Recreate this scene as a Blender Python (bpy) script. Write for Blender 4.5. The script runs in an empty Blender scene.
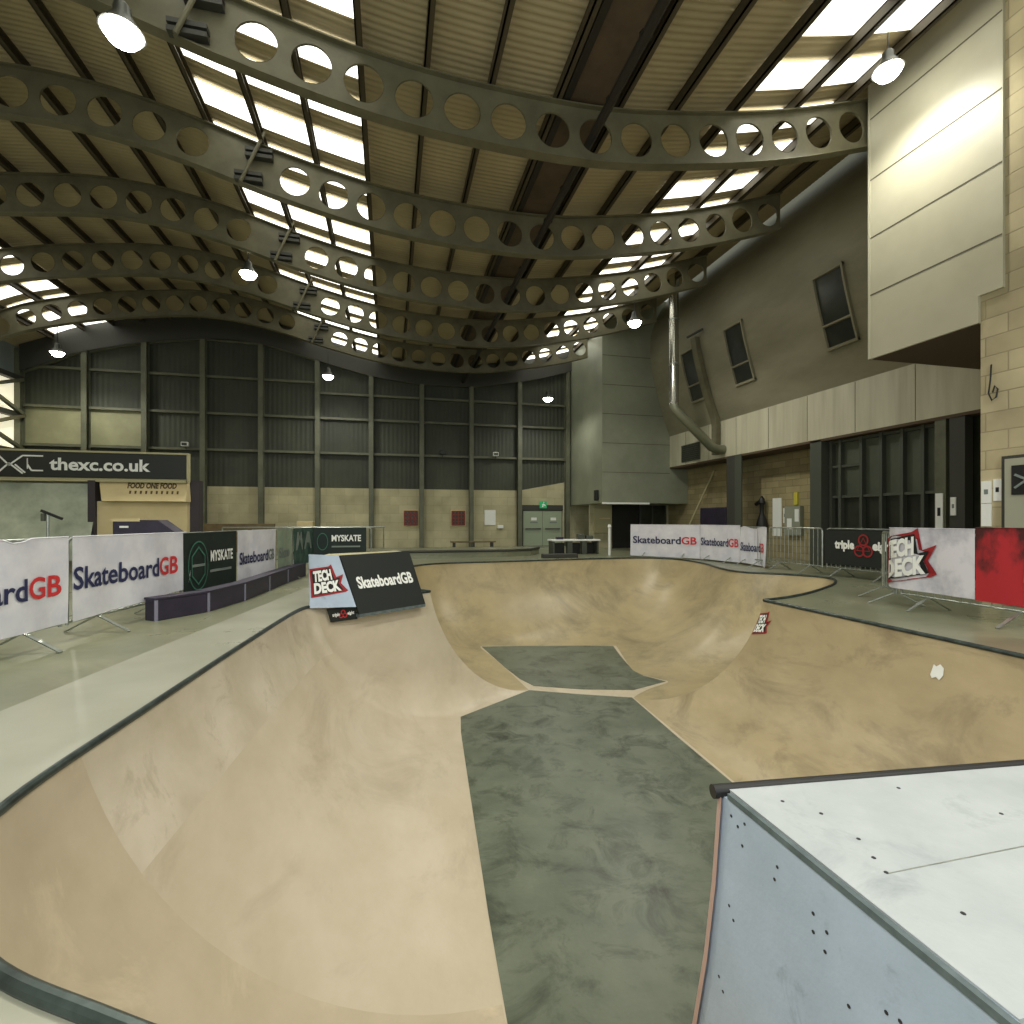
import bpy, bmesh, math, random
from math import sin, cos, pi, radians, sqrt, atan2, hypot
from mathutils import Vector, Matrix
from mathutils.geometry import tessellate_polygon
random.seed(7)
SC = bpy.context.scene
COL = SC.collection
EYE = 1.3

# ------------------------------------------------------------------ materials
MATS = {}
def srgb(r, g, b):
    f = lambda c: (c/255/12.92) if c/255 <= 0.04045 else ((c/255+0.055)/1.055)**2.4
    return (f(r), f(g), f(b), 1)
def mat(name, c1, rough=0.6, metal=0.0, c2=None, scale=4, detail=4, lo=0.35, hi=0.65, bump=0.0,
        bscale=None, stretch=(1, 1, 1), emit=None, strength=1.0, spec=0.5, c3=None, s3=1.2, lo3=.55, hi3=.72, rvar=0):
    m = bpy.data.materials.new(name); m.use_nodes = True
    nt = m.node_tree; N = nt.nodes; L = nt.links
    b = N['Principled BSDF']
    b.inputs['Base Color'].default_value = c1
    b.inputs['Roughness'].default_value = rough
    b.inputs['Metallic'].default_value = metal
    b.inputs['Specular IOR Level'].default_value = spec
    if c2 or bump or rvar:
        tc = N.new('ShaderNodeTexCoord'); mp = N.new('ShaderNodeMapping')
        mp.inputs['Scale'].default_value = stretch
        L.new(tc.outputs['Object'], mp.inputs[0])
    if c2:
        n = N.new('ShaderNodeTexNoise'); n.inputs['Scale'].default_value = scale; n.inputs['Detail'].default_value = detail
        n.inputs['Roughness'].default_value = .62
        L.new(mp.outputs[0], n.inputs['Vector'])
        r = N.new('ShaderNodeValToRGB')
        r.color_ramp.elements[0].position = lo; r.color_ramp.elements[0].color = c1
        r.color_ramp.elements[1].position = hi; r.color_ramp.elements[1].color = c2
        L.new(n.outputs['Fac'], r.inputs[0])
        out = r.outputs[0]
        if c3:
            n3 = N.new('ShaderNodeTexNoise'); n3.inputs['Scale'].default_value = s3; n3.inputs['Detail'].default_value = 6
            n3.inputs['Roughness'].default_value = .7; n3.inputs['Distortion'].default_value = .6
            L.new(mp.outputs[0], n3.inputs['Vector'])
            r3 = N.new('ShaderNodeMapRange'); r3.inputs['From Min'].default_value = lo3; r3.inputs['From Max'].default_value = hi3
            L.new(n3.outputs['Fac'], r3.inputs['Value'])
            mx = N.new('ShaderNodeMix'); mx.data_type = 'RGBA'
            L.new(r3.outputs[0], mx.inputs[0]); L.new(out, mx.inputs[6]); mx.inputs[7].default_value = c3
            out = mx.outputs[2]
        L.new(out, b.inputs['Base Color'])
        if rvar:
            rr = N.new('ShaderNodeMapRange'); rr.inputs['To Min'].default_value = rough-rvar; rr.inputs['To Max'].default_value = rough+rvar
            L.new(n.outputs['Fac'], rr.inputs['Value']); L.new(rr.outputs[0], b.inputs['Roughness'])
    if bump:
        n2 = N.new('ShaderNodeTexNoise'); n2.inputs['Scale'].default_value = bscale or scale*5; n2.inputs['Detail'].default_value = 3
        L.new(mp.outputs[0], n2.inputs['Vector'])
        bp = N.new('ShaderNodeBump'); bp.inputs['Strength'].default_value = bump; bp.inputs['Distance'].default_value = .02
        L.new(n2.outputs['Fac'], bp.inputs['Height']); L.new(bp.outputs[0], b.inputs['Normal'])
    if emit:
        b.inputs['Emission Color'].default_value = emit
        b.inputs['Emission Strength'].default_value = strength
    MATS[name] = m
    return m
def brick_mat(name, c1, c2, mortar, w, h, rough=.85, axis='YZ', msize=.012, bias=0):
    m = mat(name, c1, rough)
    nt = m.node_tree; N = nt.nodes; L = nt.links; b = N['Principled BSDF']
    tc = N.new('ShaderNodeTexCoord'); sp = N.new('ShaderNodeSeparateXYZ'); cb = N.new('ShaderNodeCombineXYZ')
    L.new(tc.outputs['Object'], sp.inputs[0])
    L.new(sp.outputs[axis[0]], cb.inputs['X']); L.new(sp.outputs[axis[1]], cb.inputs['Y'])
    br = N.new('ShaderNodeTexBrick'); br.inputs['Scale'].default_value = 1
    br.inputs['Brick Width'].default_value = w; br.inputs['Row Height'].default_value = h
    br.inputs['Mortar Size'].default_value = msize; br.inputs['Mortar Smooth'].default_value = .4
    br.inputs['Color1'].default_value = c1; br.inputs['Color2'].default_value = c2; br.inputs['Mortar'].default_value = mortar
    br.inputs['Bias'].default_value = bias
    L.new(cb.outputs[0], br.inputs['Vector'])
    n = N.new('ShaderNodeTexNoise'); n.inputs['Scale'].default_value = 1.1; n.inputs['Detail'].default_value = 5
    L.new(tc.outputs['Object'], n.inputs['Vector'])
    mr = N.new('ShaderNodeMapRange'); mr.inputs['From Min'].default_value = .3; mr.inputs['From Max'].default_value = .7
    mr.inputs['To Min'].default_value = .78; mr.inputs['To Max'].default_value = 1.15
    L.new(n.outputs['Fac'], mr.inputs['Value'])
    mx = N.new('ShaderNodeVectorMath'); mx.operation = 'SCALE'
    L.new(br.outputs['Color'], mx.inputs[0]); L.new(mr.outputs[0], mx.inputs['Scale'])
    L.new(mx.outputs[0], b.inputs['Base Color'])
    bp = N.new('ShaderNodeBump'); bp.inputs['Strength'].default_value = .4; bp.inputs['Distance'].default_value = .02; bp.invert = True
    L.new(br.outputs['Fac'], bp.inputs['Height']); L.new(bp.outputs[0], b.inputs['Normal'])
    return m

mat('ply', srgb(206, 195, 173), .42, c2=srgb(190, 178, 152), scale=1.6, detail=7, lo=.3, hi=.7, bump=.05, bscale=40, c3=srgb(166, 153, 128), s3=.9, lo3=.52, hi3=.8, rvar=.1, stretch=(1, .6, 1))
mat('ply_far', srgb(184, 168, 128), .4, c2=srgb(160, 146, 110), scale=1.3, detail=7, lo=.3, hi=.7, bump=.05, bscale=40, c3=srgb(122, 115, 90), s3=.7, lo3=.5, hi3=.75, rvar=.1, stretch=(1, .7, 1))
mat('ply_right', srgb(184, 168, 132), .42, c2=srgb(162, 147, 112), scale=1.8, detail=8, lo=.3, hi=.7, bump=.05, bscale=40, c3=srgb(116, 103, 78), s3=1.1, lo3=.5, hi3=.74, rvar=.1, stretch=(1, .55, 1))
mat('ply_light', srgb(210, 200, 180), .42, c2=srgb(192, 181, 157), scale=1.6, detail=8, lo=.35, hi=.65, c3=srgb(176, 164, 140), s3=2.2, rvar=.1)
mat('ply_corner', srgb(198, 185, 160), .42, c2=srgb(180, 167, 140), scale=1.9, detail=8, lo=.3, hi=.7, c3=srgb(206, 192, 164), s3=1.6, rvar=.1)
mat('bowl_floor', srgb(88, 97, 82), .4, c2=srgb(112, 120, 103), scale=1.5, detail=10, lo=.34, hi=.68, bump=.05, bscale=30, c3=srgb(56, 62, 49), s3=2.2, lo3=.48, hi3=.7, rvar=.12)
mat('coping', srgb(46, 56, 54), .4, .5, c2=srgb(74, 86, 82), scale=9)
mat('beam', srgb(108, 104, 80), .55, c2=srgb(90, 87, 66), scale=2)
mat('purlin', srgb(70, 62, 44), .6)
mat('gutter', srgb(92, 76, 58), .7, c2=srgb(74, 62, 46), scale=2)
mat('black', srgb(22, 22, 20), .5)
mat('pipeblack', srgb(36, 32, 26), .6)
mat('clad', srgb(50, 54, 43), .6, c2=srgb(62, 67, 52), scale=.8, detail=5)
mat('lit_clad', srgb(150, 150, 116), .6, c2=srgb(132, 132, 100), scale=1)
mat('steel', srgb(100, 102, 82), .5, c2=srgb(84, 86, 68), scale=2)
mat('steel_dark', srgb(56, 56, 50), .55)
mat('galv', srgb(176, 182, 172), .32, .75, c2=srgb(150, 156, 150), scale=14)
mat('elbow', srgb(130, 132, 112), .4, .6)
mat('silver', srgb(190, 190, 178), .22, .95)
mat('hull', srgb(140, 136, 114), .42, c2=srgb(122, 118, 98), scale=1.1, detail=5, bump=.12, bscale=3, stretch=(1, .35, 1), spec=.4)
mat('band', srgb(196, 193, 170), .45, c2=srgb(170, 166, 142), scale=1.4, stretch=(1, 1.6, .12), lo=.35, hi=.65)
mat('panel', srgb(196, 192, 168), .45, c2=srgb(180, 176, 152), scale=.5)
mat('joint', srgb(96, 92, 74), .7)
mat('boxclad', srgb(146, 150, 130), .38, c2=srgb(130, 134, 116), scale=.7, metal=.1)
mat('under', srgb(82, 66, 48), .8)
mat('ramp_top', srgb(188, 193, 192), .5, c2=srgb(172, 178, 178), scale=5, detail=9, lo=.3, hi=.7, c3=srgb(142, 150, 152), s3=4, lo3=.56, hi3=.82, bump=.06, bscale=60)
mat('ramp_side', srgb(184, 200, 218), .6, c2=srgb(166, 182, 198), scale=3, detail=9, lo=.3, hi=.7, c3=srgb(124, 138, 150), s3=5, lo3=.58, hi3=.8, bump=.08, bscale=60)
mat('ramp_edge', srgb(108, 120, 120), .85, c2=srgb(86, 96, 96), scale=12, spec=.2)
mat('pink_edge', srgb(190, 160, 148), .7)
mat('screw', srgb(48, 50, 52), .5, .4)
mat('fabric_white', srgb(226, 226, 232), .8, c2=srgb(210, 210, 220), scale=3, bump=.2, bscale=6)
mat('fabric_marble', srgb(216, 214, 220), .8, c2=srgb(160, 160, 172), scale=2.4, detail=6, lo=.42, hi=.7)
mat('fabric_black', srgb(24, 30, 27), .7)
mat('fabric_green', srgb(22, 40, 34), .7, c2=srgb(16, 30, 27), scale=2)
mat('fabric_clear', srgb(150, 160, 140), .6, c2=srgb(128, 146, 128), scale=4)
mat('fabric_teal', srgb(34, 62, 54), .7, c2=srgb(70, 98, 88), scale=5)
mat('fabric_red', srgb(176, 36, 44), .75, c2=srgb(70, 26, 26), scale=1.6, detail=7, lo=.46, hi=.6, stretch=(1, 1.4, .8))
mat('ink_navy', srgb(38, 42, 82), .7)
mat('ink_red', srgb(206, 48, 52), .7)
mat('ink_white', srgb(236, 238, 232), .7)
mat('ink_black', srgb(18, 18, 20), .7)
mat('ink_grey', srgb(120, 130, 124), .7)
mat('ink_teal', srgb(56, 118, 96), .7)
mat('ink_darkred', srgb(150, 32, 36), .7)
mat('ink_brown', srgb(84, 66, 42), .7)
mat('purple', srgb(52, 45, 66), .5, c2=srgb(42, 37, 54), scale=3)
mat('purple_edge', srgb(134, 132, 150), .5)
mat('cream', srgb(214, 198, 152), .7, c2=srgb(200, 182, 136), scale=1)
mat('kiosk', srgb(176, 170, 132), .7)
mat('kiosk_dark', srgb(52, 46, 52), .6)
mat('sign_black', srgb(28, 32, 30), .4)
mat('steel_sheet', srgb(186, 194, 180), .34, .6, c2=srgb(140, 150, 138), scale=1.2)
mat('glass_dark', srgb(30, 34, 29), .3, c2=srgb(54, 58, 48), scale=.9, spec=.5)
mat('glass_mid', srgb(66, 72, 60), .4, c2=srgb(84, 90, 76), scale=.7, spec=.5)
mat('frame_grey', srgb(70, 74, 64), .55)
mat('paper', srgb(232, 234, 228), .8)
mat('grey_box', srgb(142, 146, 128), .5)
mat('yellow', srgb(196, 186, 70), .5)
mat('door_grey', srgb(160, 160, 140), .5)
mat('door_green', srgb(150, 162, 138), .5)
mat('exit_green', srgb(30, 130, 80), .5, emit=srgb(30, 150, 90), strength=.5)
mat('red_grid', srgb(140, 60, 44), .7)
mat('tan_glass', srgb(150, 150, 120), .5)
mat('wood', srgb(120, 104, 72), .6, c2=srgb(100, 86, 60), scale=3)
mat('sky_panel', srgb(250, 250, 235), .5, emit=(1.0, .985, .88, 1), strength=2.6)
mat('side_window', srgb(240, 236, 205), .5, emit=(1.0, .93, .68, 1), strength=.75)
mat('lamp_glow', srgb(255, 255, 250), .5, emit=(1.0, .97, .86, 1), strength=30)
mat('lamp_body', srgb(70, 72, 66), .4, .5)
mat('pale_blue', srgb(150, 160, 158), .6, c2=srgb(120, 130, 128), scale=.6)
brick_mat('block', srgb(196, 184, 148), srgb(172, 160, 126), srgb(160, 148, 116), .62, .3, axis='YZ')
brick_mat('block_x', srgb(186, 180, 146), srgb(174, 168, 134), srgb(164, 158, 124), .8, .4, axis='XZ', msize=.01)
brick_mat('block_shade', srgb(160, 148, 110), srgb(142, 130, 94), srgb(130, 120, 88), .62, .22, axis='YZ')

# deck concrete with a paler painted strip beside the bowl's left edge
def deck_mat():
    m = mat('deck', srgb(134, 136, 112), .3, c2=srgb(112, 115, 92), scale=.7, detail=7, lo=.3, hi=.7, c3=srgb(156, 154, 126), s3=.5, lo3=.5, hi3=.8, rvar=.12)
    nt = m.node_tree; N = nt.nodes; L = nt.links; b = N['Principled BSDF']
    src = b.inputs['Base Color'].links[0].from_socket
    tc = N.new('ShaderNodeTexCoord'); sp = N.new('ShaderNodeSeparateXYZ'); L.new(tc.outputs['Object'], sp.inputs[0])
    # distance left of the coping line: d = -x + .155*y
    ma = N.new('ShaderNodeMath'); ma.operation = 'MULTIPLY_ADD'; ma.inputs[1].default_value = .16
    mn = N.new('ShaderNodeMath'); mn.operation = 'MULTIPLY'; mn.inputs[1].default_value = -1
    L.new(sp.outputs['X'], mn.inputs[0]); L.new(sp.outputs['Y'], ma.inputs[0]); L.new(mn.outputs[0], ma.inputs[2])
    lt = N.new('ShaderNodeMath'); lt.operation = 'LESS_THAN'; lt.inputs[1].default_value = 3.25
    L.new(ma.outputs[0], lt.inputs[0])
    ly = N.new('ShaderNodeMath'); ly.operation = 'LESS_THAN'; ly.inputs[1].default_value = 10.5
    L.new(sp.outputs['Y'], ly.inputs[0])
    lx = N.new('ShaderNodeMath'); lx.operation = 'LESS_THAN'; lx.inputs[1].default_value = .6
    L.new(sp.outputs['X'], lx.inputs[0])
    m1 = N.new('ShaderNodeMath'); m1.operation = 'MULTIPLY'; L.new(lt.outputs[0], m1.inputs[0]); L.new(ly.outputs[0], m1.inputs[1])
    m2 = N.new('ShaderNodeMath'); m2.operation = 'MULTIPLY'; L.new(m1.outputs[0], m2.inputs[0]); L.new(lx.outputs[0], m2.inputs[1])
    n = N.new('ShaderNodeTexNoise'); n.inputs['Scale'].default_value = 1.2; n.inputs['Detail'].default_value = 7
    L.new(tc.outputs['Object'], n.inputs['Vector'])
    r = N.new('ShaderNodeValToRGB'); r.color_ramp.elements[0].position = .3; r.color_ramp.elements[1].position = .7
    r.color_ramp.elements[0].color = srgb(168, 168, 150); r.color_ramp.elements[1].color = srgb(148, 148, 130)
    L.new(n.outputs['Fac'], r.inputs[0])
    mx = N.new('ShaderNodeMix'); mx.data_type = 'RGBA'
    L.new(m2.outputs[0], mx.inputs[0]); L.new(src, mx.inputs[6]); L.new(r.outputs[0], mx.inputs[7])
    L.new(mx.outputs[2], b.inputs['Base Color'])
deck_mat()
def red_print():
    m = MATS['fabric_red']; nt = m.node_tree; N = nt.nodes; L = nt.links
    ramp = [n for n in N if n.type == 'VALTORGB'][0]; src = ramp.inputs[0].links[0].from_socket
    tc = N.new('ShaderNodeTexCoord'); sp = N.new('ShaderNodeSeparateXYZ'); L.new(tc.outputs['Object'], sp.inputs[0])
    a = N.new('ShaderNodeMath'); a.operation = 'MULTIPLY_ADD'; a.inputs[1].default_value = .38; a.inputs[2].default_value = -.28
    L.new(sp.outputs['Z'], a.inputs[0])
    b = N.new('ShaderNodeMath'); b.operation = 'ADD'; L.new(src, b.inputs[0]); L.new(a.outputs[0], b.inputs[1]); L.new(b.outputs[0], ramp.inputs[0])
red_print()
def ribs(name, axis, freq, dist):
    m = MATS[name]; nt = m.node_tree; N = nt.nodes; L = nt.links; b = N['Principled BSDF']
    tc = N.new('ShaderNodeTexCoord'); wv = N.new('ShaderNodeTexWave'); wv.bands_direction = axis
    wv.inputs['Scale'].default_value = freq; L.new(tc.outputs['Object'], wv.inputs['Vector'])
    bp = N.new('ShaderNodeBump'); bp.inputs['Strength'].default_value = .3; bp.inputs['Distance'].default_value = dist
    L.new(wv.outputs['Fac'], bp.inputs['Height']); L.new(bp.outputs[0], b.inputs['Normal'])
ribs('clad', 'X', 1.6, .03)
mat('roof', srgb(182, 168, 134), .6, c2=srgb(168, 155, 122), scale=.6)

# ------------------------------------------------------------------ mesh builder
class MB:
    def __init__(s): s.v = []; s.f = []; s.smooth = False
    def add(s, vs, fs):
        k = len(s.v); s.v += [tuple(v) for v in vs]; s.f += [tuple(i+k for i in f) for f in fs]; return s
    def box(s, x0, y0, z0, x1, y1, z1, M=None):
        vs = [Vector(p) for p in ((x0,y0,z0),(x1,y0,z0),(x1,y1,z0),(x0,y1,z0),(x0,y0,z1),(x1,y0,z1),(x1,y1,z1),(x0,y1,z1))]
        if M: vs = [M @ v for v in vs]
        return s.add(vs, [(0,3,2,1),(4,5,6,7),(0,1,5,4),(1,2,6,5),(2,3,7,6),(3,0,4,7)])
    def bevbox(s, x0, y0, z0, x1, y1, z1, b=.01, M=None):
        bm = bmesh.new()
        vs = [bm.verts.new(p) for p in ((x0,y0,z0),(x1,y0,z0),(x1,y1,z0),(x0,y1,z0),(x0,y0,z1),(x1,y0,z1),(x1,y1,z1),(x0,y1,z1))]
        for f in [(0,3,2,1),(4,5,6,7),(0,1,5,4),(1,2,6,5),(2,3,7,6),(3,0,4,7)]: bm.faces.new([vs[i] for i in f])
        bmesh.ops.bevel(bm, geom=bm.edges[:], offset=b, segments=2, affect='EDGES', profile=.5)
        bm.verts.index_update()
        P = [(M @ v.co) if M else v.co.copy() for v in bm.verts]
        F = [tuple(v.index for v in f.verts) for f in bm.faces]
        bm.free(); return s.add(P, F)
    def bar(s, p, q, w, h=None, up=(0, 0, 1)):
        p, q = Vector(p), Vector(q); d = (q-p); L = d.length; d.normalize()
        u = Vector(up)
        if abs(d.dot(u)) > .98: u = Vector((0, 1, 0))
        sd = d.cross(u).normalized(); u = sd.cross(d); h = h or w
        M = Matrix((( d.x, sd.x, u.x, p.x), (d.y, sd.y, u.y, p.y), (d.z, sd.z, u.z, p.z), (0, 0, 0, 1)))
        return s.box(0, -w/2, -h/2, L, w/2, h/2, M)
    def tube(s, pts, r, n=10, cap=True):
        pts = [Vector(p) for p in pts]; rings = []; prev = None
        for i, p in enumerate(pts):
            d = (pts[min(i+1, len(pts)-1)] - pts[max(i-1, 0)]).normalized()
            if prev is None:
                a = Vector((0, 0, 1)) if abs(d.z) < .9 else Vector((1, 0, 0))
                u = d.cross(a).normalized()
            else:
                u = (prev - d*prev.dot(d)).normalized()
            prev = u; w = d.cross(u)
            rings.append([p + r*(cos(2*pi*k/n)*u + sin(2*pi*k/n)*w) for k in range(n)])
        vs = [v for R in rings for v in R]; fs = []
        for i in range(len(rings)-1):
            for k in range(n):
                fs.append((i*n+k, i*n+(k+1) % n, (i+1)*n+(k+1) % n, (i+1)*n+k))
        if cap: fs += [tuple(reversed(range(n))), tuple(range((len(rings)-1)*n, len(rings)*n))]
        s.smooth = True
        return s.add(vs, fs)
    def lathe(s, c, prof, n=20):
        c = Vector(c); vs = []; fs = []
        for (r, z) in prof:
            vs += [c + Vector((r*cos(2*pi*k/n), r*sin(2*pi*k/n), z)) for k in range(n)]
        for i in range(len(prof)-1):
            for k in range(n): fs.append((i*n+k, i*n+(k+1) % n, (i+1)*n+(k+1) % n, (i+1)*n+k))
        s.smooth = True
        return s.add(vs, fs)
    def prism(s, poly, fn0, fn1):
        n = len(poly); a = [Vector(fn0(*p)) for p in poly]; b = [Vector(fn1(*p)) for p in poly]
        tri = tessellate_polygon([[Vector((p[0], p[1], 0)) for p in poly]])
        fs = [tuple(t) for t in tri] + [tuple(i+n for i in reversed(t)) for t in tri]
        fs += [(i, (i+1) % n, (i+1) % n+n, i+n) for i in range(n)]
        return s.add(a+b, fs)
    def grid(s, nu, nv, fn):
        vs = [fn(i/nu, j/nv) for i in range(nu+1) for j in range(nv+1)]
        fs = [(i*(nv+1)+j, (i+1)*(nv+1)+j, (i+1)*(nv+1)+j+1, i*(nv+1)+j+1) for i in range(nu) for j in range(nv)]
        return s.add(vs, fs)
    def build(s, name, material, parent=None, smooth=None, fix=True, mats=None):
        me = bpy.data.meshes.new(name); me.from_pydata(s.v, [], s.f)
        o = bpy.data.objects.new(name, me); COL.objects.link(o)
        me.materials.append(MATS[material])
        if fix:
            bm = bmesh.new(); bm.from_mesh(me); bmesh.ops.recalc_face_normals(bm, faces=bm.faces); bm.to_mesh(me); bm.free()
        if s.smooth if smooth is None else smooth:
            for p in me.polygons: p.use_smooth = True
            try: me.set_sharp_from_angle(angle=radians(35))
            except Exception: pass
        if parent is not None:
            o.parent = parent
            o.matrix_parent_inverse = Matrix.Translation(parent.location).inverted() if parent.type == 'EMPTY' else Matrix.Identity(4)
        return o
def tag(o, label=None, cat=None, group=None, kind=None):
    if label: o['label'] = label
    if cat: o['category'] = cat
    if group: o['group'] = group
    if kind: o['kind'] = kind
    return o
def thing(name, loc, label, cat, group=None):
    o = bpy.data.objects.new(name, None); COL.objects.link(o); o.location = loc; o.empty_display_size = .1
    return tag(o, label, cat, group)
def struct(mb, name, m, parent=None, smooth=None, fix=True):
    o = mb.build(name, m, parent, smooth, fix)
    if parent is None: o['kind'] = 'structure'
    return o
def copy_tree(o, parent=None):
    c = o.copy(); COL.objects.link(c); c.parent = parent
    for ch in list(o.children): copy_tree(ch, c)
    return c
ORD = ['first', 'second', 'third', 'fourth', 'fifth', 'sixth', 'seventh', 'eighth', 'ninth', 'tenth', 'eleventh', 'twelfth',
       'thirteenth', 'fourteenth', 'fifteenth', 'sixteenth', 'seventeenth', 'eighteenth', 'nineteenth', 'twentieth', 'twenty-first', 'twenty-second', 'twenty-third']

def catmull(P, n=8, closed=False):
    out = []
    P = [tuple(p) for p in P]
    for i in range(len(P)-1):
        a = P[max(i-1, 0)]; b = P[i]; c = P[i+1]; d = P[min(i+2, len(P)-1)]
        for k in range(n):
            t = k/n
            out.append(tuple(.5*(2*b[j] + (c[j]-a[j])*t + (2*a[j]-5*b[j]+4*c[j]-d[j])*t*t + (3*b[j]-a[j]-3*c[j]+d[j])*t**3) for j in range(len(b))))
    out.append(P[-1])
    return out

# ------------------------------------------------------------------ lettering
def text2d(body, bold=.0, shear=0, spacing=1.0):
    """flat triangles of the text; baseline at y=0, left at x=0, unit size 1"""
    cu = bpy.data.curves.new('txt', 'FONT'); cu.body = body; cu.size = 1; cu.offset = bold; cu.shear = shear
    cu.space_character = spacing; cu.resolution_u = 3; cu.fill_mode = 'FRONT'
    o = bpy.data.objects.new('txt', cu); COL.objects.link(o)
    dg = bpy.context.evaluated_depsgraph_get()
    me = bpy.data.meshes.new_from_object(o.evaluated_get(dg))
    vs = [(v.co.x, v.co.y) for v in me.vertices]; fs = [tuple(p.vertices) for p in me.polygons]
    bpy.data.objects.remove(o); bpy.data.curves.remove(cu); bpy.data.meshes.remove(me)
    x0 = min(v[0] for v in vs); x1 = max(v[0] for v in vs)
    return [(v[0]-x0, v[1]) for v in vs], fs, x1-x0
def put_text(body, fn, x, y, w=None, h=None, bold=.03, material='ink_white', parent=None, name='lettering', off=.01, shear=0, rot=0, spacing=1.0):
    """fn(s, t, off) maps metres on the surface to 3D. x, y: lower-left; w: wanted width; h: cap scale"""
    vs, fs, tw = text2d(body, bold, shear, spacing)
    sx = (w/tw) if w else h; sy = h if h else sx
    pts = []
    for (a, b) in vs:
        a, b = a*sx, b*sy
        a, b = a*cos(rot)-b*sin(rot), a*sin(rot)+b*cos(rot)
        pts.append(fn(x+a, y+b, off))
    mb = MB().add(pts, fs)
    return mb.build(name, material, parent, fix=False)
def put_poly(poly, fn, material, parent, name='emblem', off=.006, sub=6):
    P = []
    for i, p in enumerate(poly):
        q = poly[(i+1) % len(poly)]
        for k in range(sub): P.append((p[0]+(q[0]-p[0])*k/sub, p[1]+(q[1]-p[1])*k/sub))
    tri = tessellate_polygon([[Vector((p[0], p[1], 0)) for p in P]])
    return MB().add([fn(a, b, off) for a, b in P], [tuple(t) for t in tri]).build(name, material, parent, fix=False)
def put_ring(cx, cy, r, wd, fn, material, parent, name='emblem', off=.006, n=28, sx=1.0, poly=None, a0=0):
    k = poly or n; vs = []; fs = []
    for i in range(k):
        a = 2*pi*i/k + a0
        vs += [fn(cx+sx*(r-wd)*cos(a), cy+(r-wd)*sin(a), off), fn(cx+sx*r*cos(a), cy+r*sin(a), off)]
        j = (i+1) % k
        fs.append((2*i, 2*i+1, 2*j+1, 2*j))
    return MB().add(vs, fs).build(name, material, parent, fix=False)
def plane_fn(p0, p1, z0=0.0, lean=(0, 0)):
    """vertical face from ground point p0 to p1; the outward side is to the right of p0->p1 (towards the viewer)"""
    a = Vector((p0[0], p0[1], 0)); b = Vector((p1[0], p1[1], 0)); d = (b-a); d.normalize(); n = Vector((d.y, -d.x, 0))
    def f(s, t, off=0): return a + d*s + n*off + Vector((0, 0, z0+t))
    return f, (b-a).length
def tech_deck(fn, x, y, w, h, parent, rot=.12, off=.006, letters=True):
    def R(a, b): return (x + (a*cos(rot)-b*sin(rot))*w, y + (a*sin(rot)+b*cos(rot))*h) if False else (x + a*w, y + b*h + a*w*math.tan(rot))
    star = [(-.02, -.06), (.50, -.04), (.97, -.02), (1.06, .02), (.90, .32), (1.06, .62), (.80, .56), (.72, 1.04), (.60, .98), (-.06, .98), (-.03, .5)]
    put_poly([R(a, b) for a, b in star], fn, 'ink_darkred', parent, 'emblem', off)
    inner = [(.03, .02), (.50, .03), (.92, .06), (.82, .33), (.92, .53), (.72, .5), (.66, .93), (.0, .9), (.03, .5)]
    put_poly([R(a, b) for a, b in inner], fn, 'ink_black', parent, 'emblem', off+.003)
    for txt, xx, yy, ww in (('TECH', .05, .51, .60), ('DECK', .06, .08, .80)):
        vs, fs, tw = text2d(txt, .055)
        pts = [fn(*R(xx + a*ww/tw, yy + b*.50), off+.006) for a, b in vs]
        MB().add(pts, fs).build('lettering', 'ink_white', parent, fix=False)

# ------------------------------------------------------------------ roof profile
LOWP = [(-15, 6.75), (-13.5, 7.35), (-12.2, 7.94), (-10.1, 8.49), (-8.5, 8.74), (-7, 8.9), (-5.5, 8.82), (-4, 8.52), (-2.4, 8.08), (-.4, 7.66), (1.4, 7.5),
        (3.5, 7.5), (5.4, 7.76), (7.4, 8.18), (9.6, 8.85), (11.2, 9.4), (13.2, 10.2)]
_low = catmull(LOWP, 10)
def LOW(x):
    for a, b in zip(_low, _low[1:]):
        if a[0] <= x <= b[0]: return a[1] + (b[1]-a[1])*(x-a[0])/(b[0]-a[0])
    return _low[0][1] if x < _low[0][0] else _low[-1][1]
BH = .93
TOP = lambda x: LOW(x)+BH
DECKZ = lambda x: TOP(x)+.26
BEAMY = [8.33+3.24*k for k in range(5)]
WALLY = 24.5

# roof deck (corrugated)
def roof():
    mb = MB(); ny = int((WALLY+4)/.03); xs = [-14.4+25.9*i/64 for i in range(65)]
    def f(a, b):
        x = -14.4+25.9*a; j = b*ny
        y = -4 + (WALLY+4)*b
        return (x, y, DECKZ(x) + (.009 if int(round(j)) % 4 in (1, 2) else 0))
    mb.grid(64, ny, f)
    o = struct(mb, 'ceiling', 'roof', fix=False)
    mb2 = MB().grid(64, 2, lambda a, b: (-14.4+25.9*a, -4+(WALLY+4)*b, DECKZ(-14.4+25.9*a)+.12))
    struct(mb2, 'ceiling_outer', 'roof', fix=False)
roof()
# skylights: rows of translucent sheets between purlins
PUR = [-.47-1.05*k for k in range(13)][::-1] + [.57, 1.63, 2.78, 3.9, 5.0, 6.2, 7.55, 8.75, 9.95]
n_win = 0
def rooflights(x0, x1, y_from, y_to):
    global n_win
    xs = [x for x in PUR if x0-.05 <= x <= x1+.05]
    for k in range(-1, 5):
        for r in (.2, 1.28, 2.36):
            ya = 8.33+3.24*k+r; yb = ya+.6
            if ya < y_from or yb > y_to: continue
            n_win += 1
            mb = MB()
            for a, b in zip(xs, xs[1:]):
                a += .05; b -= .05
                mb.grid(6, 1, lambda u, v: (a+(b-a)*u, ya+(yb-ya)*v, DECKZ(a+(b-a)*u)-.025))
            struct(mb, 'window_%d' % n_win, 'sky_panel', fix=False)
rooflights(-3.62, -.47, 2, 24.3)
rooflights(6.2, 8.75, 2, 24.3)
rooflights(-13.1, -10.9, 2, 24.3)

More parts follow.
